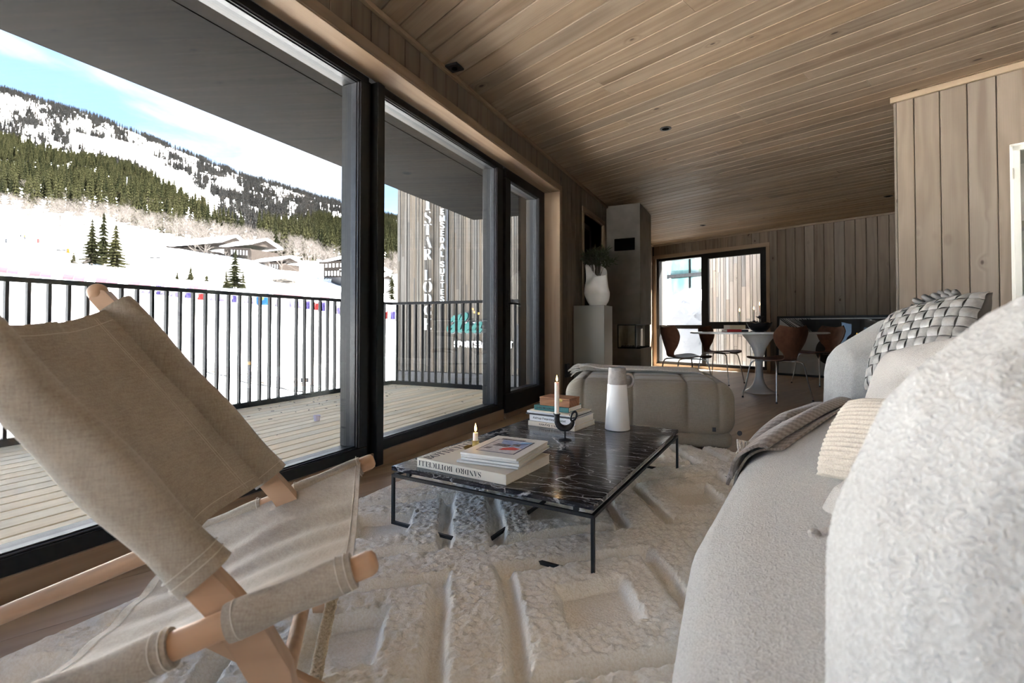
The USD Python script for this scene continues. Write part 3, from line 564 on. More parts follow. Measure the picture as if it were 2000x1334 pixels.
for rank, i in enumerate(order):
    px, d_, kind, _ = cand[i]; h = hs[i]; k = 2 if kind else int(g.integers(0, 2)); p = gpt(px, d_, -.3); rz = g.uniform(0, 6.28)
    if rank < 289:
        x = UsdGeom.Xform.Define(stage, numbered('/World', 'forest_spruce')); x.GetPrim().GetReferences().AddInternalReference(PROTO[k])
        x.GetPrim().SetSpecifier(Sdf.SpecifierDef); x.AddTranslateOp().Set(Gf.Vec3d(*p)); x.AddRotateZOp().Set(math.degrees(rz)); x.AddScaleOp().Set(Gf.Vec3f(h, h, h)); x.GetPrim().SetInstanceable(True)
        tag(x.GetPrim(), 'olive green spruce standing in the dense forest on the mountainside', 'tree', 'spruces of the mountain forest')
    else: inst[k].append((p, h, rz))
def instancer(name, protos, items, label, cat):
    pi = UsdGeom.PointInstancer.Define(stage, '/World/' + name)
    for k, q in enumerate(protos):
        t = UsdGeom.Xform.Define(stage, f'/World/{name}/prototypes/tree_{k:03d}'); t.GetPrim().GetReferences().AddInternalReference(q); t.GetPrim().SetSpecifier(Sdf.SpecifierDef)
        pi.CreatePrototypesRel().AddTarget(t.GetPath())
    pi.CreatePositionsAttr(Vt.Vec3fArray([Gf.Vec3f(*map(float, p)) for p, *_ in items])); pi.CreateScalesAttr(Vt.Vec3fArray([Gf.Vec3f(h, h, h) for _, h, *_ in items]))
    pi.CreateOrientationsAttr(Vt.QuathArray([Gf.Quath(math.cos(z / 2), 0, 0, math.sin(z / 2)) for *_, z, _ in items])); pi.CreateProtoIndicesAttr(Vt.IntArray([int(k) for *_, k in items]))
    return tag(pi.GetPrim(), label, cat, kind='stuff')
instancer('distant_forest', PROTO, [(p, h, z, k) for k in inst for p, h, z in inst[k]], 'farther dark spruces covering the mountain up to the ridge', 'forest')
# bare birches along the foot of the forest and scattered on the slope
bl = []
for _ in range(900):
    px = g.uniform(-150, 800); base = np.interp(px, [-150, 0, 200, 340, 480, 600, 700, 800], [400, 412, 436, 470, 492, 508, 530, 545]); d_ = np.clip(130 + g.exponential(22), 120, 240) if g.uniform() < .75 else g.uniform(60, 128)
    if g.uniform() < (.9 if d_ > 118 else .35): bl.append((gpt(px, d_, -.1), g.uniform(2.5, 7) if d_ > 118 else g.uniform(.8, 2.0), g.uniform(0, 6.28), int(g.integers(0, 2))))
instancer('birch_thicket', BPROTO, bl, 'grey leafless birch scrub along the foot of the forest', 'shrubs')
for px, d, h, lab, sd in ((379, 84, 6.0, 'tall thin bare birch in front of the long lodge', 41), (399, 86, 6.2, 'tall bare birch with forked top in front of the long lodge', 42), (440, 84, 4.6, 'bare birch at the right end of the long lodge', 43), (484, 82, 4.4, 'bare birch between the lodges', 44), (524, 80, 4.6, 'bare birch left of the low annex', 45),
                      (549, 88, 6.4, 'bushy bare birch beside the low annex', 46), (584, 84, 6.6, 'bare birch left of the hillside building', 47), (600, 74, 7.4, 'tallest bare birch left of the hillside building', 48), (258, 86, 5.5, 'bare birch right of the three tall spruces', 49), (300, 88, 4.5, 'slim bare birch above the lift posts', 50), (500, 60, 2.4, 'rounded bare bush right of the lone spruce', 51), (530, 60, 2.6, 'bare sapling behind the blue barrier', 52)):
    tree('bare_birch', 'birch', gpt(px, d, -.1), h, lab, seed=sd)
M['rock'] = noisy('dark_rock', (.012, .011, .01), (.06, .055, .05), 6, .9, spec=.02)
for k, (px, d, s, lab) in enumerate(((552, 85, 1.6, 'dark rock outcrop breaking through the snow'), (640, 58, 1.0, 'dark rocks under the hillside building'), (720, 15.5, .5, 'rubble beside the timber clad building'))):
    b_ = trimesh.creation.icosphere(3, 1); v = np.array(b_.vertices); b_.vertices = v * (.6 + .8 * meshkit.fbm(v * 1.7 + k * 9, 4)[:, None]) * np.array([s * 1.4, s * .7, s * .35])
    obj('rock', put(b_, frame(gpt(px, d), RIGHT, np.append(F2, 0), (0, 0, 1))), M['rock'], label=lab, cat='rock')
# ------------------------------------------------------------------ houses on the slope
M['log'] = noisy('dark_timber', (.010, .0085, .0075), (.02, .016, .014), 3, .8, spec=.02, stretch=(1, 1, 8))
M['lodge_grey'] = noisy('grey_render', (.040, .040, .042), (.055, .055, .057), 3, .8, spec=.02)
M['pane_pale'] = plain('pale_curtained_pane', (.62, .64, .68), .25)
M['white_paint'] = plain('white_paint', (.82, .82, .80), .45)
def house(name, label, px0, px1, d0, d1, z0, wall, roof, depth, m, rows=(), nwin=8, gable=True, dz=0.0, ww=.55, sign=None):
    """long house: front wall from (px0, d0) to (px1, d1), base at z0, wall height wall, roof rise roof"""
    a = np.append(d0 * (F2 + (px0 - 1000) / 946 * R2), z0); b = np.append(d1 * (F2 + (px1 - 1000) / 946 * R2), z0 + dz); L = np.linalg.norm((b - a)[:2])
    x = (b - a) / np.linalg.norm(b - a); xh = np.append((b - a)[:2] / L, 0); y = np.array([-xh[1], xh[0], 0]); y = y if y[:2] @ F2 > 0 else -y
    T = frame(a, x, y, (0, 0, 1)); t = thing(name, label, 'building')
    obj('wall', put(box((0, 0, -3.5), (L, depth, wall)), T), m, t)
    o = .7
    rp = [(-o, wall - .15), (depth / 2, wall + roof), (depth + o, wall - .15), (depth + o, wall + .2), (depth / 2, wall + roof + .4), (-o, wall + .2)]
    rf = prism(rp, L + 2 * o, a - x * o, y, (0, 0, 1)); obj('roof', rf, M['clean_snow'], t)
    obj('gable', prism([(0, wall), (depth, wall), (depth / 2, wall + roof)], L, a, y, (0, 0, 1)), M['log'], t)
    obj('eaves', put(box((-o, -o - .02, wall - .35), (L + o, -o + .12, wall + .12)), T), M['log'], t)
    for zr, n_, s0, s1 in rows:
        for k in range(n_):
            s = L * (s0 + (s1 - s0) * (k + .5) / n_); w_ = L * (s1 - s0) / n_ * ww
            f_ = obj('window', put(cat_([box((s - w_ / 2, -.06, zr), (s + w_ / 2, .02, zr + 1.15))]), T), M['log'], t)
            obj('pane', put(box((s - w_ / 2 + .06, -.09, zr + .08), (s + w_ / 2 - .06, -.05, zr + 1.07)), T), M['pane_pale'], f_)
    return t, T, L
gz = lambda px, d: float(terr_z(px, d))
house('lodge', 'long low timber lodge with a snowy roof under the forest', 332, 432, 118, 112, gz(380, 112) + .2, 2.0, 1.9, 7, M['log'], [(.5, 9, .08, .97)], dz=-2.4)
house('lodge', 'shorter timber lodge with snowy roof at the end of the long lodge', 436, 490, 112, 108, gz(455, 108) + .4, 2.6, 1.5, 7, M['log'], [(1.1, 6, .25, .9)], dz=-1.0)
house('annex', 'low dark annex right of the two lodges', 496, 545, 108, 104, gz(520, 103) + .3, 1.3, .9, 5, M['log'], [(.1, 4, .6, .98)], dz=-.6)
t_, T_, L_ = house('hillside_building', 'grey and dark hillside building with white lettering below its windows', 632, 671, 104, 98, gz(650, 96) + .8, 4.6, 1.5, 8, M['lodge_grey'], [(3.5, 5, .05, .98), (1.7, 6, .05, .98)], dz=-.6)
obj('upper_cladding', put(box((-.02, -.04, 1.5), (L_ + .02, .02, 4.7)), T_), M['log'], t_)
s_ = glyphs('skistar', .78, .12, 'Inter'); obj('lettering', put(mv(rot(s_, 90, (1, 0, 0)), .35, -.05, .5), T_), M['white_paint'], t_, label='white lettering')
house('hillside_wing', 'lower wing at the right of the lettered hillside building', 672, 698, 98, 95, gz(690, 94) + .6, 3.6, 1.2, 7, M['lodge_grey'], [(2.3, 4, .05, .98), (.7, 4, .05, .98)], dz=-.4)
house('slope_hut', 'small dark lift hut seen between mullion and clad building', 722, 743, 92, 91, gz(735, 90), 3.0, .8, 4, M['lodge_grey'], [(1.6, 1, .3, .8)])
# ------------------------------------------------------------------ ski slope furniture
M['steel'] = noisy('grey_steel', (.05, .052, .055), (.08, .082, .085), 20, .6, spec=.05)
M['pink'] = mat('pink_sheet', {'d': ('diffuse_bsdf', {'color': (.15, .075, .088)}), 't': ('translucent_bsdf', {'color': (.15, .075, .088)}), 'm': ('mix_closure', {'fac': .4})}, [('d.BSDF', 'm.closure1'), ('t.BSDF', 'm.closure2')], 'm.closure')
M['pink_dark'] = plain('pink_sheet_overlap', (.13, .05, .066), .8, spec=.03)
M['clear_sheet'] = mat('clear_sheet', {'t': ('transparent_bsdf', {'color': (.96, .97, .98)}), 'd': ('diffuse_bsdf', {'color': (.85, .87, .9)}), 'm': ('mix_closure', {'fac': .25})}, [('t.BSDF', 'm.closure1'), ('d.BSDF', 'm.closure2')], 'm.closure')
M['purple'] = noisy('purple_banner', (.028, .022, .075), (.042, .035, .095), 3, .8, spec=.03)
M['violet'] = noisy('violet_banner', (.075, .066, .13), (.095, .085, .14), 3, .8, spec=.03)
M['blue'] = plain('blue_banner', (.005, .03, .10), .8, spec=.03); M['red'] = plain('red_banner', (.11, .014, .014), .8, spec=.03)
M['orange'] = plain('orange_pad', (.13, .04, .006), .8, spec=.03); M['green_spot'] = plain('green_print', (.06, .10, .02), .8, spec=.03)
def conveyor(name, label, path, rad, n, pattern):
    t = thing(name, label, 'lift tunnel'); pts = []
    for k in range(n + 1):
        s = k / n * (len(path) - 1); i = min(int(s), len(path) - 2); f = s - i
        pts.append((path[i][0] + (path[i + 1][0] - path[i][0]) * f, path[i][1] + (path[i + 1][1] - path[i][1]) * f))
    P3 = [gpt(*q, -.05) for q in pts]
    for k, p in enumerate(P3):
        d = P3[min(k + 1, n)] - P3[max(k - 1, 0)]; d[2] = 0; d /= np.linalg.norm(d); s = np.array([-d[1], d[0], 0])
        an = np.linspace(0, math.pi, 13)
        obj('hoop', tube([p + s * rad * math.cos(a) + np.array([0, 0, 1]) * rad * 1.15 * math.sin(a) for a in an], .035, 5), M['steel'], t)
    for k in range(n):
        a, b = P3[k], P3[k + 1]; d = b - a; dh = np.append(d[:2], 0) / np.linalg.norm(d[:2]); s = np.array([dh[1], -dh[0], 0]); s = s if s[:2] @ F2 < 0 else -s
        def arc(u, v, lo, hi, off=0.0):
            an = lo + (hi - lo) * v[..., None]; return a + d * u[..., None] + s * (rad + off) * np.cos(an) + np.array([0, 0, 1.0]) * (rad + off) * 1.15 * np.sin(an)
        c = pattern[k % len(pattern)]
        obj('roof_sheet', thick(grid(lambda u, v: arc(u, v, .95, 2.9), 2, 9), .008), M['clear_sheet'], t)
        if c != 'o': obj('side_sheet', thick(grid(lambda u, v: arc(u, v, .12, 1.0, .01), 2, 6), .012), M['pink' if c == 'p' else 'pink_dark'], t)
    return t
conveyor('conveyor_tunnel', 'pink sided hooped conveyor tunnel running down the nursery slope', [(-260, 47), (0, 46), (110, 45.5), (220, 45), (330, 44.5), (420, 44)], 1.15, 26, 'pdopdo')
conveyor('conveyor_tunnel', 'far hooped conveyor tunnel behind the blue barrier', [(520, 50), (610, 51), (700, 52)], 1.0, 10, 'opddoopo')
def banner(px0, px1, d, h, m, lab, dz=.1):
    a, b = gpt(px0, d, dz), gpt(px1, d, dz); x = (b - a) / np.linalg.norm(b - a)
    t = thing('barrier_banner', lab, 'banner')
    ms = grid(lambda u, v: a + (b - a) * u[..., None] + np.array([0, 0, h]) * v[..., None] * (1 + .12 * np.sin(u * 17 + px0)[..., None]) + np.append(F2, 0) * .08 * np.sin(u * 9 + v * 3)[..., None], 9, 4)
    obj('sheet', thick(ms, .015), m, t)
    for q in (a, b): obj('post', rod(q - [0, 0, .2], q + [0, 0, h + .12], .03, 6), M['steel'], t)
for q in ((275, 300, 40, .55, 'violet', 'leftmost violet banner below the pink tunnel'), (304, 313, 40, .8, 'purple', 'narrow deep purple banner right of the leftmost violet one'), (314, 331, 40, .75, 'violet', 'wide lilac banner behind the railing'), (332, 352, 39.5, .7, 'violet', 'second wide lilac banner behind the railing'),
          (360, 376, 39.5, .8, 'purple', 'purple banner in the row under the stocky spruce'), (385, 398, 39, .6, 'red', 'red and white banner in the banner row'), (410, 440, 39, .55, 'violet', 'pale banner under the lone spruce'), (452, 462, 39, .8, 'purple', 'small purple banner under the lone spruce'), (475, 495, 39, .5, 'violet', 'pale banner left of the blue barrier'),
          (537, 545, 38.5, .6, 'violet', 'violet banner right of the blue barrier'), (565, 590, 38.5, .6, 'violet', 'long violet banner below the far tunnel'), (597, 605, 38.5, .7, 'purple', 'deep purple banner below the far tunnel'), (613, 622, 38.5, .6, 'red', 'red patterned banner below the far tunnel'), (628, 635, 38.5, .75, 'purple', 'purple banner left of the dark blue one'),
          (655, 664, 38, .6, 'violet', 'lilac banner right of the dark blue one'), (671, 676, 38, .85, 'blue', 'dark blue upright banner'), (683, 689, 38, .6, 'red', 'red banner at the mullion'), (742, 748, 38, .7, 'purple', 'purple banner right of the mullion'), (752, 757, 38, .6, 'red', 'small red banner right of the mullion'), (763, 772, 38, .7, 'purple', 'purple banner at the clad building')):
    banner(*q[:4], M[q[4]], q[5])
t = thing('lift_pad', 'blue crash pad with a green print on the nursery slope', 'pad', gpt(513, 39, 0))
obj('pad', put(rbox(1.0, .35, .95, .12), frame((0, 0, .55), RIGHT, np.append(F2, 0), (0, 0, 1))), M['blue'], t)
obj('print', put(lathe([(0, 0), (.2, 0), (.2, .02), (0, .02)], 12), frame((-F2[0] * .19, -F2[1] * .19, .65), RIGHT, (0, 0, 1), -np.append(F2, 0))), M['green_spot'], t)
def pole(px, d, h, lab, r=.07, heads=(), base=None, name='lamp_post'):
    t = thing(name, lab, 'post', gpt(px, d, -.1)); obj('pole', rod((0, 0, 0), (0, 0, h), r, 8), M['steel'], t)
    for s in heads: obj('lamp_head', put(rbox(.5, .3, .18, .06), frame(RIGHT * s + [0, 0, h - .05], RIGHT, np.append(F2, 0), (0, 0, 1))), M['rail_alu'], t)
    if len(heads): obj('arm', bar(RIGHT * min(heads) + [0, 0, h - .12], RIGHT * max(heads) + [0, 0, h - .12], .06, .06), M['steel'], t)
    if base: obj('padding', lathe([(0, 0), (.22, 0), (.22, 1.0), (0, 1.0)], 10), M[base], t)
pole(118.5, 60, 2.6, 'twin headed lamp post on the nursery slope', .08, (-.35, .35)); pole(72, 100, 5.2, 'slim pole with a red padded foot on the piste', .07, (), 'red', 'lift_pole')
pole(165, 120, 3.2, 'small lamp post at the edge of the forest', .06, (-.3, .3)); pole(328, 60, 2.6, 'slim post left of the stocky spruce', .05, (), None, 'lift_pole'); pole(302, 62, 3.0, 'double lift post on the slope', .06, (-.4, .4), None, 'lift_pole')
pole(244, 300, 9.5, 'far lift tower near the ridge of the mountain', .35, (-2.2, 2.2), None, 'lift_pole'); pole(612, 330, 9.0, 'lift tower above the hillside building', .3, (-2, 2), None, 'lift_pole'); pole(424, 520, 11.0, 'lift tower on the upper mountainside', .4, (-2.5, 2.5), None, 'lift_pole')
t = thing('slope_sign', 'small sign on a thin post in front of the gravel road', 'sign', gpt(597, 13.6, 0)); obj('post', rod((0, 0, -.2), (0, 0, 1.0), .012, 6), M['steel'], t); obj('plate', put(cham(.22, .02, .13, .004), frame((-.02, 0, 1.0), RIGHT, np.append(F2, 0), (0, 0, 1))), M['lodge_grey'], t)
t = thing('marker_pad', 'orange marker pad on the piste', 'pad', gpt(134, 88, 0)); obj('pad', put(prism([(-.5, 0), (.1, 0), (-.1, .9), (-.5, .7)], .2), frame((0, 0, 0), RIGHT, (0, 0, 1), -np.append(F2, 0))), M['orange'], t)
# skiers
M['suit'] = plain('dark_suit', (.008, .009, .012), .9, spec=.02); M['vest'] = plain('yellow_vest', (.12, .13, .02), .9, spec=.02); M['skin'] = plain('skin', (.6, .4, .3), .6)
def skier(px, d, h, lab, vest=False, rz=0.0):
    t = thing('person', lab, 'person', gpt(px, d, 0), rz); k = h / 1.7
    J = [((-.1, 0, .05), .07), ((-.09, .08, .48), .075), ((-.09, 0, .9), .10), ((.1, 0, .05), .07), ((.09, .08, .48), .075), ((.09, 0, .9), .10), ((0, 0, 1.0), .15), ((0, .05, 1.38), .17), ((-.2, .05, 1.4), .065), ((-.3, .12, 1.12), .055), ((-.26, .3, .98), .05), ((.2, .05, 1.4), .065), ((.3, .12, 1.12), .055), ((.26, .3, .98), .05), ((0, .06, 1.5), .07), ((0, .07, 1.64), .115), ((-.1, .2, .03), .06), ((.1, .2, .03), .06)]
    J = [((a * k, b * k, c * k), r * k) for (a, b, c), r in J]
    obj('body', blob(J, [(0, 1), (1, 2), (3, 4), (4, 5), (2, 5, 6), (6, 7), (7, 8), (8, 9), (9, 10), (7, 11), (11, 12), (12, 13), (7, 14), (14, 15), (0, 16), (3, 17)], .06 * k, 4), M['suit'], t)
    if vest: obj('vest', put(rbox(.46 * k, .38 * k, .5 * k, .14 * k), frame((0, .03 * k, 1.22 * k), (1, 0, 0), (0, 1, 0), (0, 0, 1))), M['vest'], t)
    for s in (-1, 1): obj('ski', mv(cham(.09, 1.5 * k, .03, .01), s * .1 * k, .1, .0), M['red'], t)
skier(37, 104, 1.25, 'small skier in dark suit, left of the pair on the piste'); skier(45, 104, 1.3, 'skier with a yellow vest in the pair on the piste', True, .5); skier(9, 90, 1.2, 'lone dark skier at the left edge of the piste', False, 1.0)

# ------------------------------------------------------------------ clad building next door
M['slat'] = wood('weathered_slat', (.085, .080, .073), (.040, .037, .034), (.012, .010, .009), (0, 0, 1), (1, 1, 0), amount=.35, rough=.8, var=.38, warm=(1.10, .94, .76))
M['slat_far'] = wood('bright_slat', (.66, .62, .57), (.47, .42, .37), (.16, .12, .1), (0, 0, 1), (1, 1, 0), amount=.3, rough=.8, var=.28, warm=(1.06, .95, .85))
CD = RIGHT * .924 - np.append(F2, 0) * .382; CD /= np.linalg.norm(CD); CN = np.array([CD[1], -CD[0], 0]); CN = CN if CN @ np.append(F2, 0) < 0 else -CN
C0 = np.append(12.0 * (F2 + (777 - 1000) / 946 * R2), 0)
cb = thing('clad_building', 'tall neighbouring building clad in thin upright weathered slats, with white lettering', 'building')
CZ0, CZ1, CL = -.30, 5.4, 4.4
def on_clad(s, z, out=0.0): return C0 + CD * s + CN * out + np.array([0, 0, z])
rr = random.Random(9)
obj('core', put(box((0, -5, -2.2), (CL, -.03, CZ1)), frame(C0, CD, CN, (0, 0, 1))), M['dark'], cb)
obj('base_flashing', put(box((-.02, -.04, CZ0 - .35), (CL, .06, CZ0)), frame(C0, CD, CN, (0, 0, 1))), M['lodge_grey'], cb)
s = 0.0
while s < CL - .02:
    w_ = rr.choice((.045, .06, .06, .075)); z = CZ0; d_ = rr.choice((.022, .03, .04))
    while z < CZ1:
        q = min(CZ1, z + rr.uniform(1.8, 4.2)); obj('slat', put(box((s, -.03, z + .003), (s + w_ - .010, d_ - .03 + rr.choice((0, .004)), q)), frame(C0, CD, CN, (0, 0, 1))), M['slat'], cb); z = q
    s += w_
# the corner return face
for k in range(24):
    obj('slat', put(box((-.012 - rr.choice((.006, .014)), -.06 - k * .07, CZ0), (.0, -.012 - k * .07, CZ1)), frame(C0, CD, CN, (0, 0, 1))), M['slat'], cb)
def clad_at(px, py):
    """position on the facade seen at an image place of the photograph"""
    r_ = FWD + RIGHT * (px - 1000) / FPX - UPV * (py - CYP) / FPX; e_ = np.array([0, 0, CAMZ]); t_ = ((C0 + CN * .02) - e_) @ CN / (r_ @ CN); p = e_ + r_ * t_; return (p - C0) @ CD, p[2]
M['letter'] = plain('white_letter', (.9, .9, .9), .4); M['letter_side'] = plain('dark_letter_side', (.03, .032, .04), .5)
def letter(ch, px, py0, py1, font, thin=0.0, box_dark=False):
    (s0, z0), (s1, z1) = clad_at(px, py1), clad_at(px, py0); h = z1 - z0; g_ = glyphs(ch, h, .05, font, thin); w_ = g_.extents[0]; g_.apply_translation([-g_.bounds[0][0] - w_ / 2, -g_.bounds[0][1], 0]); g_.apply_scale([1, h / g_.extents[1], 1])
    T = frame(on_clad(s0, z0, .05), CD, (0, 0, 1), CN); obj('letter', put(g_, T), M['letter'], cb)
for ch, y0, y1 in (('I', 380, 411), ('S', 415, 436), ('T', 439, 459), ('A', 463.5, 484), ('R', 487.5, 507.5), ('L', 528, 547), ('O', 550.5, 570.5), ('D', 574.5, 594), ('G', 597, 615), ('E', 622, 644)):
    letter(mathfont(ch), 838, y0, y1, 'NotoSansMath', 2.6)
for ch, y0, y1 in (('H', 394, 404), ('E', 409, 419.5), ('M', 422.5, 433), ('S', 435.5, 447), ('E', 450, 460.5), ('D', 464, 474), ('A', 477, 487.5), ('L', 491.5, 501.5), ('S', 511, 522), ('U', 525, 535.5), ('I', 538, 548.5), ('T', 552, 562), ('E', 565.5, 575.5), ('S', 579, 589.5)):
    letter(ch, 866.5, y0, y1, 'Inter', .8)
s0, z0 = clad_at(874, 592); s1, z1 = clad_at(874, 394)
obj('letter_rail', put(box((s0 - .012, .02, z0), (s0 + .02, .05, z1)), frame(C0, CD, CN, (0, 0, 1))), M['letter_side'], cb)
M['teal'] = plain('teal_sign', (.028, .095, .088), .6, spec=.1)
sg_ = thing('script_sign', 'teal script sign with white outline on the clad building', 'sign')
(sa, za), (sb, zb) = clad_at(876, 648), clad_at(985, 604)
for m_, off, thin, mm in ((glyphs(mathfont('Heary', 'script'), 1.0, .05, 'NotoSansMath', -3.0), .055, 0, 'teal'), (glyphs(mathfont('Heary', 'script'), 1.0, .02, 'NotoSansMath', -6.5), .035, 0, 'letter_side')):
    m_.apply_translation([-m_.bounds[0][0], 0, 0]); m_.apply_scale([(sb - sa) / m_.extents[0], (zb - za) / 1.05, 1]); obj('script', put(m_, frame(on_clad(sa, za, off), CD, (0, 0, 1), CN)), M[mm], sg_)
for yy in (630.5, 645): (p, q), (p2, _) = clad_at(900, yy), clad_at(980, yy); obj('outline_bar', put(box((p, .03, q - .012), (p2, .05, q + .012)), frame(C0, CD, CN, (0, 0, 1))), M['letter'], sg_)
(sa, za), (sb, zb) = clad_at(888, 677.5), clad_at(1003, 667.5); m_ = glyphs('SPORTSBAR & REST', 1.0, .03, 'Inter', -3); m_.apply_translation([-m_.bounds[0][0], 0, 0]); m_.apply_scale([(sb - sa) / m_.extents[0], zb - za, 1])
obj('lettering', put(m_, frame(on_clad(sa, za, .03), CD, (0, 0, 1), CN)), M['letter'], sg_)
# snow bank and stones at the foot of it
M['rubble'] = noisy('rubble', (.25, .24, .22), (.75, .74, .73), 5, .95, bump=.6, bdist=.05)
hm = grid(lambda u, v: (C0 + CD * (u * 5.2 - .9)[..., None] + CN * (v * 3.4)[..., None] + np.array([0, 0, 1.0]) * (-.62 - 1.0 * v[..., None] + .25 * (meshkit.fbm(np.stack([u * 14, v * 9, u * 0], -1), 4) - .5)[..., None])), 60, 40)
obj('rubble_bank', hm, M['rubble'], label='snowy rubble bank at the foot of the clad building', cat='bank', kind='structure')
# grey cabinet on the clad wall
(sa, za), (sb, zb) = clad_at(1012.5, 719), clad_at(1026, 633); obj('wall_cabinet', put(cham(sb - sa + .3, .12, zb - za, .01), frame(on_clad((sa + sb + .3) / 2, (za + zb) / 2, .09), CD, CN, (0, 0, 1))), M['lodge_grey'], label='grey metal cabinet on the clad wall, seen through the balcony door', cat='cabinet')
# ------------------------------------------------------------------ beyond the dining window
fw_ = thing('clad_wing', 'pale slatted wing of the building beyond the dining window', 'building')
W0 = atpx(1374, 600, 11.2); W0[2] = 0
rr = random.Random(4); k = 0; s = 0.0
obj('core', put(box((0, .03, -2), (4.6, 3, 2.75)), frame(W0, UDIR, NDIR, (0, 0, 1))), M['dark'], fw_)
while s < 4.5:
    w_ = rr.choice((.05, .075, .09)); z = -1.8
    while z < 2.8:
        q = min(z + rr.uniform(1.4, 3.6), 2.8); obj('slat', put(box((s, rr.choice((-.01, 0, .008)), z), (s + w_ - .012, .035, q - .004)), frame(W0, UDIR, NDIR, (0, 0, 1))), M['slat_far'], fw_); z = q
    s += w_
M['teal_glass'] = mat('teal_glazing', {'g': ('geometry', {}), 'm': ('mapping', {'scale': (1.2, 1.2, .5)}), 'n': ('noise_texture', {'scale': 1.6, 'detail': 4.0}), 'r': ('rgb_ramp', {'ramp': [(.3, (.16, .36, .37)), (.5, (.36, .56, .57)), (.62, (.62, .74, .76)), (.7, (.30, .42, .22))]}), 'p': ('principled_bsdf', {'roughness': .08, 'specular_ior_level': .6})},
                      [('g.position', 'm.vector'), ('m.vector', 'n.vector'), ('n.fac', 'r.fac'), ('r.color', 'p.base_color')], 'p.BSDF')
gb = thing('glazed_building', 'teal glazed stair tower beyond the dining window', 'building'); G0 = atpx(1296, 600, 15.5); G0[2] = 0
GT = frame(G0, UDIR, NDIR, (0, 0, 1))
obj('core', put(box((-4, .1, -2), (2.4, 4, 3.5)), GT), M['teal_glass'], gb)
for k in range(9):
    obj('pane', put(cham(.62, .03, 3.4, .004), GT @ frame((-3.4 + k * .66, .05, .6), (1, 0, 0), (0, 1, 0), (0, 0, 1))), M['teal_glass'], gb)
    obj('pane', put(cham(.62, .03, .9, .004), GT @ frame((-3.4 + k * .66, .05, 3.0), (1, 0, 0), (0, 1, 0), (0, 0, 1))), M['teal_glass'], gb)
    obj('post', put(box((-3.75 + k * .66, -.02, -1.4), (-3.71 + k * .66, .04, 4)), GT), M['rail_alu' if k % 3 else 'white_paint'], gb)
obj('band', put(box((-4, -.05, 2.32), (2.4, .05, 2.42)), GT), M['steel'], gb)
b_ = trimesh.creation.icosphere(4, 1); v = np.array(b_.vertices); b_.vertices = v * (.75 + .5 * meshkit.fbm(v * 1.5 + 4, 4)[:, None]) * np.array([1.2, .8, 1.0])
obj('snow_mound', put(b_, frame(atpx(1352, 640, 13.2), UDIR, NDIR, (0, 0, 1))), M['clean_snow'], label='ploughed snow mound beyond the dining window', cat='snow')
obj('downpipe', rod(atpx(1297, 500, 10.4) * [1, 1, 0] + [0, 0, -1], atpx(1297, 500, 10.4) * [1, 1, 0] + [0, 0, 3], .05, 10), M['white_paint'], label='white downpipe outside the dining window', cat='pipe')
# ------------------------------------------------------------------ rug
M['pile'] = noisy('cream_wool_pile', (.84, .79, .70), (.94, .91, .85), 160, .95, bump=.9, bdist=.004, spec=.05, sheen_weight=.3)
RX0, RX1, RY0, RY1 = -1.58, 1.0, -.35, 3.30
nx_, ny_ = 500, 708
E1, E2, S1 = np.array([.762, .648]), np.array([-.522, .853]), np.array([-.80, 1.36]); LAT = np.linalg.inv(np.stack([E1, E2], 1)); CELL = .67
def pile_height(x, y):
    p = np.stack([x - S1[0], y - S1[1]], -1); wob = meshkit.fbm(np.stack([x * 9, y * 9, x * 0], -1), 2, 4) - .5
    ab = p @ LAT.T; d = np.min(np.abs((ab / CELL + .5) % 1 - .5) * CELL, axis=-1) + wob * .022
    st = lambda e0, e1, v: np.clip((v - e0) / (e1 - e0), 0, 1) ** 2 * (3 - 2 * np.clip((v - e0) / (e1 - e0), 0, 1))
    up_ = (1 - st(.060, .088, d)) + st(.102, .130, d) * (1 - st(.222, .250, d))
    edge = np.minimum.reduce([x - RX0, RX1 - x, y - RY0, RY1 - y]); up_ = up_ * st(.05, .085, edge)
    tuft = meshkit.fbm(np.stack([x * 42, y * 42, x * 0 + 3], -1), 3, 8) - .5; fine = meshkit.noise(np.stack([x * 120, y * 120, x * 0], -1), 2) - .5
    return .008 + .040 * up_ + (.003 + .009 * up_) * tuft + (.0015 + .008 * up_) * fine
gx, gy = np.meshgrid(np.linspace(RX0, RX1, nx_), np.linspace(RY0, RY1, ny_), indexing='ij')
rug = thing('relief_rug', 'large cream wool rug with carved diamond relief under the coffee table', 'rug')
hz_ = pile_height(gx, gy)
top_ = trimesh.Trimesh(np.stack([gx, gy, hz_], -1).reshape(-1, 3), grid(lambda u, v: np.stack([u, v, u], -1), nx_, ny_).faces, process=False)
obj('pile', top_, M['pile'], rug, smooth=True)
obj('backing', box((RX0, RY0, .001), (RX1, RY1, .008)), M['pile'], rug)
def rug_z(x, y): return float(pile_height(np.array([[x]]), np.array([[y]]))[0, 0])

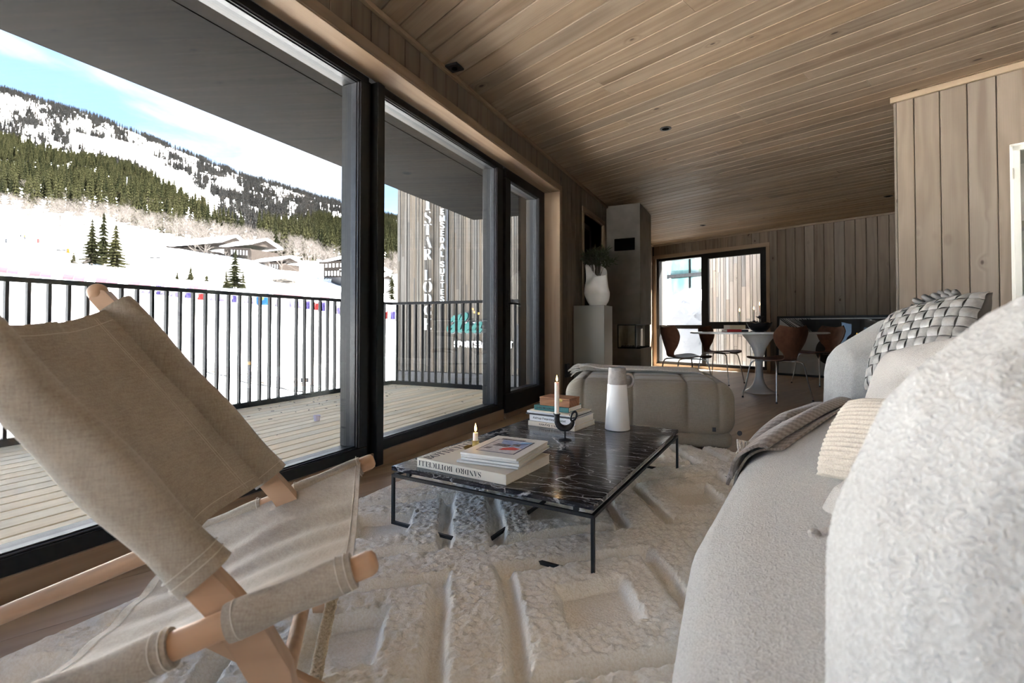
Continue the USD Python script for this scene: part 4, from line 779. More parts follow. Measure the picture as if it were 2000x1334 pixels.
# ------------------------------------------------------------------ canvas chair
M['beech'] = wood('oiled_beech', (.66, .47, .33), (.46, .30, .20), (.3, .2, .13), (.742, .671, .3), (.671, -.742, .3), grain=240, amount=.0, rough=.5, var=.06, streak=.3)
M['canvas'] = cloth('linen_canvas', (.31, .265, .215), (.455, .405, .34), 700, .5, bdist=.0012)
M['canvas_dark'] = M['canvas']
M['thread'] = plain('pale_thread', (.66, .62, .55), .8)
ch = thing('canvas_chair', 'low beech lounge chair with slung linen canvas, in the left foreground', 'chair')
CF = np.array([-.955, 1.035, 0.]); CC = np.array([.742, .671, 0]); CC /= np.linalg.norm(CC); CW = np.array([CC[1], -CC[0], 0]); WD = .60
def cp(s, w, z): return CF + CC * s + CW * w + np.array([0, 0, z])
rz_far, rz_near = (lambda s: .405 + .36 * s), (lambda s: .405 + .305 * s)
def roundrod(a, b, r, n=14):
    a, b = np.array(a), np.array(b); d = (b - a) / np.linalg.norm(b - a)
    return tube([a, a + d * .004, a + d * .012, b - d * .012, b - d * .004, b], [r * .55, r * .85, r, r, r * .85, r * .55], n)
obj('seat_rail', roundrod(cp(.025, 0, rz_far(.025)), cp(-1.02, 0, rz_far(-1.02) + .005), .020), M['beech'], ch, smooth=40)
obj('seat_rail', roundrod(cp(.025, WD, rz_near(.025)), cp(-1.12, WD, rz_near(-1.12) + .004), .020), M['beech'], ch, smooth=40)
def post(w, top):
    ctr = [top, (-.50, .735), (-.35, .545), (-.205, .362), (-.165, .300), (-.132, .235), (-.112, .150), (-.105, .048)]; wid = [.036, .040, .042, .046, .054, .056, .050, .040]
    ctr = np.array(ctr); t = np.gradient(ctr, axis=0); t /= np.linalg.norm(t, axis=1, keepdims=True); nn = np.stack([-t[:, 1], t[:, 0]], 1)
    P_ = []
    ks = np.linspace(0, len(ctr) - 1, 40); C2 = np.stack([np.interp(ks, range(len(ctr)), ctr[:, i]) for i in (0, 1)], 1); N2 = np.stack([np.interp(ks, range(len(ctr)), nn[:, i]) for i in (0, 1)], 1); W2 = np.interp(ks, range(len(ctr)), wid)
    poly = sg.Polygon(np.vstack([C2 + N2 * W2[:, None] / 2, (C2 - N2 * W2[:, None] / 2)[::-1]])).buffer(-.008).buffer(.008)
    return prism(poly, .034, cp(0, w - .017, 0), CC, (0, 0, 1)) if True else None
for w, tp in ((.045, (-.600, .862)), (WD - .045, (-.590, .845))):
    m_ = post(w, tp); 
    if np.dot(np.cross(CC, [0, 0, 1]), CW) < 0: m_.apply_translation(CW * .034)
    obj('back_post', m_, M['beech'], ch, smooth=30)
for w, tp in ((.045, (-.600, .862)), (WD - .045, (-.590, .845))):
    obj('post_tip', put(trimesh.creation.icosphere(2, .021), frame(cp(tp[0] - .002, w, tp[1] + .003), CC, CW, (0, 0, 1))), M['beech'], ch, smooth=True)
obj('stretcher', roundrod(cp(-.118, .05, .205), cp(-.118, WD - .05, .205), .014), M['beech'], ch, smooth=40)
obj('brace', bar(cp(-.30, .36, .215), cp(-.065, .40, .075), .022, .026), M['beech'], ch)
# seat canvas: sheet between the rails with turned sleeves, notched where the posts pass
def seat_pt(u, v):
    """u 0 front .. 1 rear, v 0 far .. 1 near"""
    s = -.012 - u * (.405 + .02 * v); zr = (1 - v) * rz_far(s) + v * rz_near(s)
    sag = .055 * np.sin(np.pi * np.clip(v, 0, 1)) ** .8 * (.55 + .45 * np.sin(np.pi * np.clip(u * .9 + .1, 0, 1)))
    wr = .0035 * np.sin(v * 34 + 5 * u + 3 * np.sin(u * 5)) * np.sin(np.pi * v) + .008 * np.exp(-((u - .5) / .12) ** 2 - ((v - .28) / .16) ** 2)
    z = zr + .019 - sag + wr
    return CF + CC * s[..., None] + CW * (v * WD)[..., None] + np.array([0, 0, 1.0]) * z[..., None]
obj('seat_canvas', thick(grid(lambda u, v: seat_pt(u, .02 + .96 * v), 60, 70), .002), M['canvas'], ch, smooth=50)
def sleeve(s0, s1, w, zf, r=.0245, name='seat_sleeve'):
    ss = np.linspace(s0, s1, 16); rr_ = r * (1 + .05 * np.sin(np.linspace(0, 9, 16)))
    return obj(name, tube([cp(s, w, zf(s)) for s in ss], rr_, 16), M['canvas'], ch, smooth=40)
sleeve(-.010, -.178, 0, rz_far); sleeve(-.255, -.420, 0, rz_far); sleeve(-.010, -.185, WD, rz_near, .027); sleeve(-.255, -.425, WD, rz_near, .027)
for s_, w, zf in ((-.016, 0, rz_far), (-.172, 0, rz_far), (-.262, 0, rz_far), (-.018, WD, rz_near), (-.03, WD, rz_near), (-.172, WD, rz_near), (-.262, WD, rz_near), (-.274, WD, rz_near)):
    p, d = cp(s_, w, zf(s_)), CC + np.array([0, 0, .33]); d /= np.linalg.norm(d); a1 = np.cross(d, CW); an = np.linspace(0, 2 * np.pi, 25)[:-1]
    obj('stitching', tube([p + (CW * math.cos(t) + a1 * math.sin(t)) * .0282 for t in an], .0008, 4, closed=True), M['thread'], ch)
for u_ in (.03, .955): obj('stitching', tube([seat_pt(np.array([[u_]]), np.array([[v]]))[0, 0] + [0, 0, .0012] for v in np.linspace(.05, .95, 40)], .0007, 4), M['thread'], ch)
# back canvas
BT, BB = np.array([-.572, .832]), np.array([-.228, .402])
def back_pt(u, v):
    """u 0 top .. 1 bottom, v 0 far .. 1 near"""
    low = 1 - .07 * np.sin(np.pi * v) ** 1.2; t = u * low + .04 * np.sin(np.pi * v) * (1 - u)
    sz = BT + (BB - BT) * t[..., None]; nrm = np.array([-.78, -.62])
    sag = .075 * np.sin(np.pi * v) ** .9 * (.6 + .4 * u); wr = .006 * np.exp(-u / .06) * np.sin(v * 13) * (v > .35) + .004 * np.sin(v * 9 + u * 7) * np.sin(np.pi * v)
    sz = sz + nrm * (sag + wr)[..., None]
    return CF + CC * sz[..., 0:1] + CW * (.045 + v * (WD - .09))[..., None] + np.array([0, 0, 1.0]) * sz[..., 1:2]
obj('back_canvas', thick(grid(lambda u, v: back_pt(u, v), 70, 70), .002), M['canvas'], ch, smooth=60)
def back_sleeve(w, wob):
    pts = [BT + (BB - BT) * t for t in np.linspace(0, 1, 24)]; d = (BB - BT) / np.linalg.norm(BB - BT); n2 = np.array([-d[1], d[0]]); ring = []
    for k, p in enumerate(pts):
        an = np.linspace(0, 2 * np.pi, 24, endpoint=False); a_ = .043 + wob * .005 * math.sin(k * .55) ; b_ = .027 + wob * .004 * math.cos(k * .8)
        c_, s_ = np.sign(np.cos(an)) * np.abs(np.cos(an)) ** .75, np.sign(np.sin(an)) * np.abs(np.sin(an)) ** .75
        q = p[None] + n2[None] * (a_ * c_)[:, None]; ring.append(CF + CC * q[:, :1] + CW * (w + b_ * s_)[:, None] + np.array([0, 0, 1.0]) * q[:, 1:])
    R_ = np.array(ring); n_, m_ = R_.shape[:2]; F = []
    for i in range(n_ - 1):
        for j in range(m_): j2 = (j + 1) % m_; F += [[i * m_ + j, i * m_ + j2, (i + 1) * m_ + j2], [i * m_ + j, (i + 1) * m_ + j2, (i + 1) * m_ + j]]
    t_ = trimesh.Trimesh(R_.reshape(-1, 3), F, process=False); t_.fix_normals(); return thick(t_, .002)
obj('back_sleeve', back_sleeve(.045, .5), M['canvas'], ch, smooth=60); obj('back_sleeve', back_sleeve(WD - .045, .7), M['canvas'], ch, smooth=60)
for w, ts in ((.045, (.965,)), (WD - .045, (.965, .94))):
    d = (BB - BT) / np.linalg.norm(BB - BT); n2 = np.array([-d[1], d[0]])
    for t in ts:
        p = BT + (BB - BT) * t; an = np.linspace(0, 2 * np.pi, 33)[:-1]
        obj('stitching', tube([cp(p[0] + n2[0] * .0445 * (np.sign(math.cos(a)) * abs(math.cos(a)) ** .75), w + .0285 * np.sign(math.sin(a)) * abs(math.sin(a)) ** .75, p[1] + n2[1] * .0445 * np.sign(math.cos(a)) * abs(math.cos(a)) ** .75) for a in an], .0008, 4, closed=True), M['thread'], ch)
for u_ in (.05, .955): obj('stitching', tube([back_pt(np.array([[u_]]), np.array([[v]]))[0, 0] + CC * .002 for v in np.linspace(.06, .94, 40)], .0008, 4), M['thread'], ch)
for v_ in (.13, .142): obj('stitching', tube([back_pt(np.array([[u]]), np.array([[v_]]))[0, 0] + CC * .002 for u in np.linspace(.02, .98, 40)], .0008, 4), M['thread'], ch)
# braided cord on the rug beside it
M['cord'] = noisy('braided_wool_cord', (.50, .40, .27), (.72, .62, .46), 220, .95, bump=.6, bdist=.002)
cd = thing('braided_cord', 'braided wool cord hanging beside the front foot of the canvas chair', 'cord')
ca, cb_, cc_ = atpx(652, 1158, 1.16), atpx(640, 1205, 1.11), atpx(612, 1345, .98)
t_ = np.linspace(0, 1, 60); base = np.array([(1 - t) ** 2 * ca + 2 * t * (1 - t) * cb_ + t * t * cc_ for t in t_]); base[:, 2] = np.maximum(base[:, 2], .05)
for k in range(3):
    ph = k * 2.094; obj('strand', tube([p + RIGHT * .0085 * math.sin(t * 55 + ph) + np.append(F2, 0) * .006 * math.sin(2 * (t * 55 + ph)) for p, t in zip(base, t_)], .0062, 7), M['cord'], cd, smooth=True)

# ------------------------------------------------------------------ coffee table
def marble(name):
    return mat(name, {'g': ('geometry', {}), 'm': ('mapping', {'rotation': (0, 0, .55), 'scale': (1.0, 3.4, 3)}), 'd': ('noise_texture', {'scale': 3.0, 'detail': 6.0, 'roughness': .65}), 'mx': ('mix_color', {'fac': .22}),
         'v': ('voronoi_texture', {'feature': 'distance_to_edge', 'scale': 2.6}), 'v2': ('voronoi_texture', {'feature': 'distance_to_edge', 'scale': 8.0}),
         'r': ('map_range', {'from_min': .0, 'from_max': .022, 'to_min': 1.0, 'to_max': 0.0, 'clamp': True}), 'r2': ('map_range', {'from_min': .0, 'from_max': .03, 'to_min': .45, 'to_max': 0.0, 'clamp': True}),
         'n2': ('noise_texture', {'scale': 2.3, 'detail': 3.0}), 'nm': ('map_range', {'range_type': 'smoothstep', 'from_min': .42, 'from_max': .62}), 'mu': ('math', {'math_type': 'multiply'}),
         'n3': ('noise_texture', {'scale': 34.0, 'detail': 6.0, 'roughness': .75}), 'r3': ('map_range', {'from_min': .52, 'from_max': .85, 'to_min': 0.0, 'to_max': .35, 'clamp': True}),
         'mx1': ('math', {'math_type': 'maximum'}), 'mx2': ('math', {'math_type': 'maximum', 'use_clamp': True}), 'c': ('mix_color', {'a': (.010, .009, .013), 'b': (.72, .71, .73)}), 'p': ('principled_bsdf', {'roughness': .16, 'specular_ior_level': .55})},
        [('g.position', 'm.vector'), ('g.position', 'd.vector'), ('m.vector', 'mx.a'), ('d.color', 'mx.b'), ('mx.result', 'v.vector'), ('mx.result', 'v2.vector'), ('v.distance', 'r.value'), ('v2.distance', 'r2.value'), ('g.position', 'n2.vector'), ('n2.fac', 'nm.value'),
         ('r.result', 'mu.value1'), ('nm.result', 'mu.value2'), ('m.vector', 'n3.vector'), ('n3.fac', 'r3.value'), ('mu.value', 'mx1.value1'), ('r2.result', 'mx1.value2'), ('mx1.value', 'mx2.value1'), ('r3.result', 'mx2.value2'), ('mx2.value', 'c.fac'), ('c.result', 'p.base_color')], 'p.BSDF')
M['marble'] = marble('black_marble'); M['iron'] = plain('black_steel', (.012, .012, .013), .45)
TA = np.array([-1.232, 1.479, 0]); tx = np.array([math.cos(math.radians(-4.2)), math.sin(math.radians(-4.2)), 0]); ty = np.array([-tx[1], tx[0], 0]); TW, TL, TZ = .818, 1.235, .25
ct = thing('coffee_table', 'low coffee table with a white veined black marble top on a thin steel frame', 'coffee table')
TT = frame(TA, tx, ty, (0, 0, 1))
obj('marble_top', put(chambox((0, 0, TZ - .016), (TW, TL, TZ), .0012), TT), M['marble'], ct)
for x in (.07, TW - .07):
    for y in (.006, TL - .02): obj('spacer', put(box((x, y, TZ - .030), (x + .016, y + .012, TZ - .0155)), TT), M['iron'], ct)
b = .0105
for y in (0, TL - b):
    obj('top_rail', put(box((0, y, TZ - .041), (TW, y + b, TZ - .030)), TT), M['iron'], ct)
    obj('floor_rail', put(box((0, y, .030), (TW, y + b, .041)), TT), M['iron'], ct)
    for x in (0, TW - b): obj('leg', put(box((x, y, .030), (x + b, y + b, TZ - .03)), TT), M['iron'], ct)
for x in (0, TW - b): obj('side_rail', put(box((x, 0, TZ - .041), (x + b, TL, TZ - .030)), TT), M['iron'], ct)
obj('floor_stretcher', put(box((TW / 2 - b / 2, 0, .030), (TW / 2 + b / 2, TL, .041)), TT), M['iron'], ct)

# ------------------------------------------------------------------ things on the coffee table
M['paper'] = noisy('page_edges', (.74, .70, .62), (.86, .83, .77), 300, .8, stretch=(.2, .2, 6))
M['ink'] = plain('dark_ink', (.03, .028, .03), .6)
def cover(name, col): return plain(name, col, .45)
def book(name, label, w, d, h, loc, rz, m, cat='book', group=None, hard=True, paper=None):
    """book lying flat: spine along local x at y = 0, pages towards +y"""
    t = thing(name, label, cat, loc, rz, group); c = .0022 if hard else .0006
    obj('page_block', box((.002, .003, c), (w - .002, d - .003, h - c)), paper or M['paper'], t)
    obj('cover', [chambox((0, 0, 0), (w, d, c), c * .3), chambox((0, 0, h - c), (w, d, h), c * .3)], m, t)
    obj('spine', chambox((0, -.0012, 0), (w, .0022, h), .001), m, t); return t
def lettering(t, text, height, o, x, y, m, font=None, thin=0.0, width=None):
    g_ = glyphs(text, height, .0006, font or 'Inter', thin); g_.apply_translation([-g_.bounds[0][0], 0, 0])
    if width: g_.apply_scale([width / g_.extents[0], 1, 1])
    x, y = np.array(x, float), np.array(y, float); return obj('lettering', put(g_, frame(o, x, y, np.cross(x, y))), m, t)
M['cov_cream'] = cover('cream_cover', (.70, .65, .56)); ang = math.radians(-6.3)
bo = book('art_book', 'thick cream art book with large dark capitals on cover and spine', .405, .315, .036, (-1.136, 1.513, TZ), ang, M['cov_cream'])
SER = 'NotoSansMath'
lettering(bo, mathfont('BOTTICELLI'), .036, (.028, .022, .0362), (0, 1, 0), (-1, 0, 0), M['ink'], SER, 1.2, .30) if False else lettering(bo, mathfont('BOTTICELLI'), .044, (.060, .010, .0362), (0, 1, 0), (-1, 0, 0), M['ink'], SER, 1.5, .285)
lettering(bo, mathfont('SANDRO  BOTTICELLI'), .021, (.300, -.0014, .028), (-1, 0, 0), (0, 0, -1), M['ink'], SER, 1.5, .290)
M['mag_w'] = cover('white_glossy_cover', (.82, .82, .80)); M['mag_g'] = cover('pale_grey_cover', (.66, .67, .68))
mz = TZ + .037
mags = []
for k, (w, d, h, dx, dy, r, m, lab) in enumerate(((.245, .325, .008, .0, .0, 9, 'mag_g', 'lowest magazine of the pile on the cream art book'), (.235, .305, .009, .012, .012, 7, 'mag_w', 'second magazine from the bottom of the pile, white'), (.232, .300, .009, .010, .014, 8, 'mag_w', 'third magazine in the pile, under the illustrated one'), (.230, .300, .008, .008, .012, 6, 'mag_w', 'top magazine with a street photograph on its cover'))):
    p = np.array([-.965, 1.522, 0]) + tx * dx + ty * dy
    mags.append(book('magazine', lab, w, d, h, (*p[:2], mz), math.radians(r - 6), M[m], 'magazine', hard=False)); mz += h + .0006
mg = mags[-1]; M['ph_blue'] = noisy('print_blue', (.22, .33, .62), (.60, .70, .86), 30, .4); M['ph_dark'] = noisy('print_dark', (.03, .03, .035), (.45, .42, .44), 60, .4); M['ph_pale'] = noisy('print_pale', (.6, .58, .62), (.82, .80, .82), 40, .4)
M['ph_red'] = plain('print_red', (.75, .08, .07), .4); M['ph_sky'] = plain('print_sky', (.25, .55, .85), .4); M['ph_frame'] = plain('print_frame', (.05, .07, .16), .4)
zt_ = .0081
def printed(poly, m, dz=0.0): obj('print', prism(poly, .0004, (0, 0, zt_ + dz)), M[m], mg)
printed([(.035, .05), (.195, .05), (.195, .245), (.035, .245)], 'ph_frame'); printed([(.040, .055), (.190, .055), (.190, .24), (.040, .24)], 'ph_pale', .0003)
printed([(.090, .14), (.188, .14), (.188, .238), (.060, .238)], 'ph_blue', .0006); printed([(.060, .14), (.125, .135), (.13, .17), (.07, .175)], 'ph_dark', .0008); printed([(.135, .15), (.165, .16), (.16, .19), (.13, .185)], 'ph_dark', .0008)
printed([(.115, .085), (.175, .105), (.182, .128), (.150, .14), (.118, .115)], 'ph_red', .001); printed([(.05, .085), (.072, .09), (.075, .115), (.052, .11)], 'ph_dark', .0008); printed([(.150, .20), (.190, .225), (.188, .236), (.150, .225)], 'ph_sky', .001)
printed([(.045, .245), (.150, .245), (.150, .262), (.045, .262)], 'ph_dark', .0002)
# stack of books at the back of the table
sx = np.array([-1.075, 2.418, 0]); sa = math.atan2(-.033, .283) - .05; z = TZ
M['cov_sand'] = cover('sand_cover', (.74, .64, .52)); M['cov_white'] = cover('white_cover', (.80, .80, .81)); M['cov_teal'] = cover('teal_cloth_cover', (.02, .17, .17)); M['cov_dark'] = cover('charcoal_cover', (.05, .05, .055)); M['cov_olive'] = cover('olive_cover', (.42, .40, .24))
def stacked(name, lab, w, d, h, dx, dy, dr, m, cat='book', hard=True):
    global z
    p = sx + np.array([math.cos(sa), math.sin(sa), 0]) * dx + np.array([-math.sin(sa), math.cos(sa), 0]) * dy; t = book(name, lab, w, d, h, (*p[:2], z), sa + dr, M[m], cat, hard=hard); z += h + .0005; return t
b1 = stacked('book', 'sand coloured book at the bottom of the stack by the pitcher', .285, .235, .026, 0, 0, 0, 'cov_sand'); lettering(b1, 'Norden i byen', .012, (.262, -.0014, .018), (-1, 0, 0), (0, 0, -1), M['ink'], width=.19)
b2 = stacked('book', 'white museum book second from the bottom of the stack', .275, .225, .032, .006, .004, .02, 'cov_white'); lettering(b2, 'Astrup Fearnley Museet', .011, (.022, -.0014, .012), (1, 0, 0), (0, 0, 1), M['ink'], width=.20)
b3 = stacked('magazine', 'thin magazine lying on the white museum book', .29, .23, .007, -.016, .002, .05, 'cov_dark', 'magazine', False)
b4 = stacked('magazine', 'white magazine with curled corner under the teal book', .275, .22, .012, -.012, .006, .03, 'cov_white', 'magazine', False)
b5 = stacked('magazine', 'pile-topping newsprint magazine below the teal book', .255, .215, .008, .01, .004, -.09, 'cov_sand', 'magazine', False)
b6 = stacked('book', 'teal cloth-bound book under the wooden box', .205, .165, .026, .036, .004, .06, 'cov_teal'); lettering(b6, 'GHOST AND LOVE STORIES', .011, (.015, -.0014, .008), (1, 0, 0), (0, 0, 1), M['ink'], SER, width=.13)
M['cigar'] = wood('reddish_cedar', (.50, .26, .14), (.30, .13, .065), (.2, .08, .04), (math.cos(sa), math.sin(sa), 0), (math.sin(sa), math.cos(sa), 1), grain=200, amount=0, rough=.45)
M['brass'] = noisy('aged_brass', (.30, .21, .07), (.52, .38, .14), 40, .32, metal=1.0)
p = sx + np.array([math.cos(sa), math.sin(sa), 0]) * .068 + np.array([-math.sin(sa), math.cos(sa), 0]) * .010
wb_ = thing('wooden_box', 'reddish wooden box with a brass clasp on top of the book stack', 'box', (*p[:2], z), sa + .03)
obj('body', [chambox((0, 0, 0), (.178, .118, .036), .0012)], M['cigar'], wb_); lid = obj('lid', chambox((-.001, -.001, .0366), (.179, .119, .046), .0012), M['cigar'], wb_)
obj('clasp', [put(lathe([(0, 0), (.009, 0), (.009, .002), (0, .0025)], 16), frame((.128, -.0005, .034), (1, 0, 0), (0, 0, 1), (0, -1, 0))), box((.118, -.002, .030), (.138, .0, .038))], M['brass'], wb_)
M['flame'] = mat('candle_flame', {'g': ('geometry', {}), 'lw': ('layer_weight', {'blend': .4}), 'r': ('rgb_ramp', {'ramp': [(0, (1, .72, .25)), (.5, (1, .45, .06)), (1, (.9, .22, .02))]}), 'e': ('emission', {'strength': 5.0})}, [('lw.facing', 'r.fac'), ('r.color', 'e.color')], 'e.emission')
M['wax'] = mat('white_wax', {'p': ('principled_bsdf', {'base_color': (.86, .83, .78), 'roughness': .45, 'subsurface_weight': .3, 'subsurface_scale': .01})}, [], 'p.BSDF')
def candle(t, h, r, z0, x=0.0, y=0.0, fl=.03, name='candle'):
    c = obj(name, mv(lathe([(0, 0), (r, 0), (r * .97, h - .002), (r * .9, h), (0, h - .002)], 20), x, y, z0), M['wax'], t, smooth=40)
    obj('wick', rod((x, y, z0 + h - .003), (x + .001, y, z0 + h + .008), .0008, 5), M['ink'], c)
    obj('flame', mv(lathe([(0, 0), (fl * .10, fl * .08), (fl * .155, fl * .28), (fl * .12, fl * .55), (fl * .05, fl * .82), (0, fl)], 14), x, y, z0 + h + .004), M['flame'], c, smooth=True)
bc = thing('brass_candle_holder', 'aged brass chamberstick with a short lit candle on the cream art book', 'candle holder', (-.990, 1.703, TZ + .0365))
obj('dish', lathe([(0, 0), (.030, 0), (.045, .006), (.050, .011), (.0485, .012), (.043, .008), (.028, .003), (0, .003)], 32), M['brass'], bc, smooth=40)
obj('stem', lathe([(.0, .002), (.014, .003), (.010, .008), (.0095, .014), (.0135, .017), (.0135, .036), (.0165, .0375), (.0165, .039), (.0125, .040), (.0125, .034), (0, .034)], 24), M['brass'], bc, smooth=40)
obj('handle', tube([(.048 + .016 - .016 * math.cos(a), 0, .010 + .016 * math.sin(a)) for a in np.linspace(.2, 5.6, 18)], .0022, 7), M['brass'], bc, smooth=True)
candle(bc, .034, .0105, .036, fl=.036)
kh = thing('iron_candle_holder', 'black cast iron candle holder with a curled handle and a tall lit candle', 'candle holder', (-.776, 2.172, TZ), math.atan2(RIGHT[1], RIGHT[0]))
M['cast'] = noisy('cast_iron', (.012, .012, .013), (.03, .03, .032), 90, .5, bump=.3, bdist=.0006)
obj('foot', lathe([(0, 0), (.030, 0), (.031, .003), (.022, .006), (.007, .0085), (.0042, .013), (.0042, .052), (0, .052)], 28), M['cast'], kh, smooth=50)
a_ = np.linspace(math.pi, 2 * math.pi - .15, 22); arc_ = [(.038 * math.cos(a), 0, .095 + .040 * math.sin(a)) for a in a_]
pth = [(-.038, 0, .121), (-.038, 0, .108)] + arc_; rad_ = [.0135, .0125] + list(np.interp(np.linspace(0, 1, 22), [0, .35, .7, 1], [.0125, .0155, .0145, .008]))
obj('body', tube(pth, rad_, 14), M['cast'], kh, smooth=True)
obj('ring_handle', tube([(.041 + .0125 * math.cos(a) + .006 * math.sin(a), 0, .112 + .022 * math.sin(a)) for a in np.linspace(0, 2 * math.pi, 29)[:-1]], .0048, 8, closed=True), M['cast'], kh, smooth=True)
obj('cup', mv(lathe([(0, 0), (.0135, 0), (.0165, .003), (.0165, .006), (.0125, .006), (.0125, .002), (0, .002)], 22), -.038, 0, .119), M['cast'], kh, smooth=40)
candle(kh, .150, .0112, .122, -.038, 0, fl=.032)
pi_ = thing('pitcher', 'tall tapering pitcher, white below and unglazed grey above, with a loop handle', 'pitcher', (-.612, 2.520, TZ), math.atan2(RIGHT[1], RIGHT[0]))
M['white_glaze'] = plain('white_glaze', (.84, .84, .83), .25); M['grey_clay'] = noisy('grey_clay', (.34, .31, .285), (.44, .40, .37), 60, .75)
R0, R1, PH, PM = .0655, .0445, .322, .235
rad = lambda zz: R0 + (R1 - R0) * (zz / PH) ** .9
obj('body', lathe([(0, 0), (R0 - .006, 0), (R0 - .001, .004)] + [(rad(q), q) for q in np.linspace(.01, PM, 10)] + [(rad(PM) - .0005, PM + .001), (0, PM + .001)], 48), M['white_glaze'], pi_, smooth=40)
obj('neck', lathe([(rad(q) - .0006, q) for q in np.linspace(PM, PH, 8)] + [(R1 - .005, PH + .001)] + [(rad(q) - .006, q) for q in np.linspace(PH - .004, PM, 5)] + [(0, PM)], 48), M['grey_clay'], pi_, smooth=40)
hp = [(.044, 0, .283), (.060, 0, .287), (.075, 0, .279), (.084, 0, .262), (.083, 0, .243), (.074, 0, .228), (.058, 0, .220), (.050, 0, .222)]
obj('handle', tube(np.array([np.array(hp)[np.clip(int(k), 0, 6)] * (1 - k % 1) + np.array(hp)[np.clip(int(k) + 1, 0, 7)] * (k % 1) for k in np.linspace(0, 6.99, 28)]), .0065, 10), M['grey_clay'], pi_, smooth=True, label='loop handle with pale glazed inside')
# ------------------------------------------------------------------ sofa
def boucle(name, c1, c2, scale, bd):
    return mat(name, {'g': ('geometry', {}), 'n0': ('noise_texture', {'scale': scale * .5, 'detail': 2.0}), 'mx': ('mix_color', {'fac': .02}), 'v': ('voronoi_texture', {'feature': 'smooth_f1', 'smoothness': .6, 'scale': scale}), 'n': ('noise_texture', {'scale': scale * 1.4, 'detail': 3.0, 'roughness': .6}), 'ad': ('math', {'math_type': 'multiply_add', 'value2': -.7, 'value3': .0}), 'a2': ('math', {'math_type': 'add'}),
         'r': ('rgb_ramp', {'ramp': [(.0, c1), (.55, c2), (1, c2)]}), 'b': ('bump', {'strength': 1.0, 'distance': bd}), 'p': ('principled_bsdf', {'roughness': .95, 'specular_ior_level': .08, 'sheen_weight': .25, 'sheen_roughness': .5})},
        [('g.position', 'n0.vector'), ('g.position', 'mx.a'), ('n0.color', 'mx.b'), ('mx.result', 'v.vector'), ('g.position', 'n.vector'), ('v.distance', 'ad.value1'), ('ad.value', 'a2.value1'), ('n.fac', 'a2.value2'), ('a2.value', 'r.fac'), ('r.color', 'p.base_color'), ('a2.value', 'b.height'), ('b.normal', 'p.normal')], 'p.BSDF')
M['boucle'] = boucle('cream_boucle', (.50, .48, .45), (.66, .64, .605), 200.0, .0035)
def knobbly(m, amp, sc, seed=0):
    n = np.array(m.vertex_normals); v = np.array(m.vertices); m.vertices = v + n * (amp * (meshkit.fbm(v * sc, 2, seed) - .5) * 2)[:, None]; return m
sf_ = thing('sofa', 'large rounded cream boucle sofa filling the right foreground', 'sofa')
def hull_blob(groups, edge=.022, sm=10, amp=.0022, sc=110):
    J, B = [], []
    for g_ in groups:
        B.append(tuple(range(len(J), len(J) + len(g_)))); J += [((x, y, z), r) for x, y, z, r in g_]
    t = blob(J, B, edge, sm); return t
seat_ = hull_blob([[(.063, .55, .19, .172), (.044, 1.2, .19, .172), (.193, .55, .233, .162), (.184, 1.2, .228, .172), (.85, .55, .233, .16), (.85, .55, .19, .16), (.85, 1.2, .23, .17)], [(.044, 1.2, .19, .172), (.14, 2.0, .19, .172), (.184, 1.2, .228, .172), (.29, 2.0, .233, .172), (.85, 1.2, .23, .17), (.85, 2.0, .23, .17)],
                    [(.14, 2.0, .19, .172), (.24, 2.55, .19, .172), (.43, 3.02, .19, .172), (.29, 2.0, .233, .172), (.39, 2.5, .233, .172), (.55, 2.95, .233, .172), (.85, 2.0, .23, .17), (.9, 3.1, .23, .17)]], .03)
obj('seat', seat_, M['boucle'], sf_, smooth=True)
back_ = hull_blob([[(.98, 1.0, .25, .16), (1.02, 1.0, .64, .165), (.98, 2.8, .25, .16), (1.02, 2.8, .64, .165)], [(.98, 2.8, .25, .16), (1.02, 2.8, .655, .165), (.68, 3.28, .24, .17), (.76, 3.28, .665, .165)]], .03)
obj('backrest', back_, M['boucle'], sf_, smooth=True)
far_ = hull_blob([[(.56, 3.27, .26, .175), (.575, 3.25, .54, .183), (.74, 3.29, .655, .183), (1.05, 3.36, .66, .17), (1.05, 3.36, .26, .17)]], .02)
obj('armrest', far_, M['boucle'], sf_, smooth=True)
near_ = hull_blob([[(.199, .60, .19, .132), (.204, .60, .555, .132), (.255, .63, .64, .142), (.326, .66, .688, .152), (.95, .76, .688, .152), (.95, .76, .19, .152)]], .011)
near_ = near_.subdivide() if len(near_.faces) < 120000 else near_
obj('armrest', knobbly(near_, .0016, 170), M['boucle'], sf_, smooth=True)
# cushions
def cushion(w, h, t, n=40, ear=.10, seed=0, wob=.006):
    """pillow in the xz plane, thickness along y"""
    def f(sign):
        def g_(u, v):
            a, b = u * 2 - 1, v * 2 - 1; k = np.clip((1 - np.abs(a) ** 2.6) * (1 - np.abs(b) ** 2.6), 0, 1) ** .42
            pin = 1 - ear * (1 - np.abs(b)[...] ** 2) * (np.abs(a) ** 4); pin2 = 1 - ear * (1 - np.abs(a) ** 2) * (np.abs(b) ** 4)
            x, z = a * w / 2 * pin, b * h / 2 * pin2; y = sign * k * t / 2 + wob * (meshkit.noise(np.stack([a * 2.2 + seed, b * 2.2, a * 0 + sign], -1), seed) - .5) * k * 4
            return np.stack([x, y, z], -1)
        return g_
    A_, B_ = grid(f(1), n, n), grid(f(-1), n, n); B_.invert(); m = cat_([A_, B_]); m.merge_vertices(); m.fix_normals(); return m
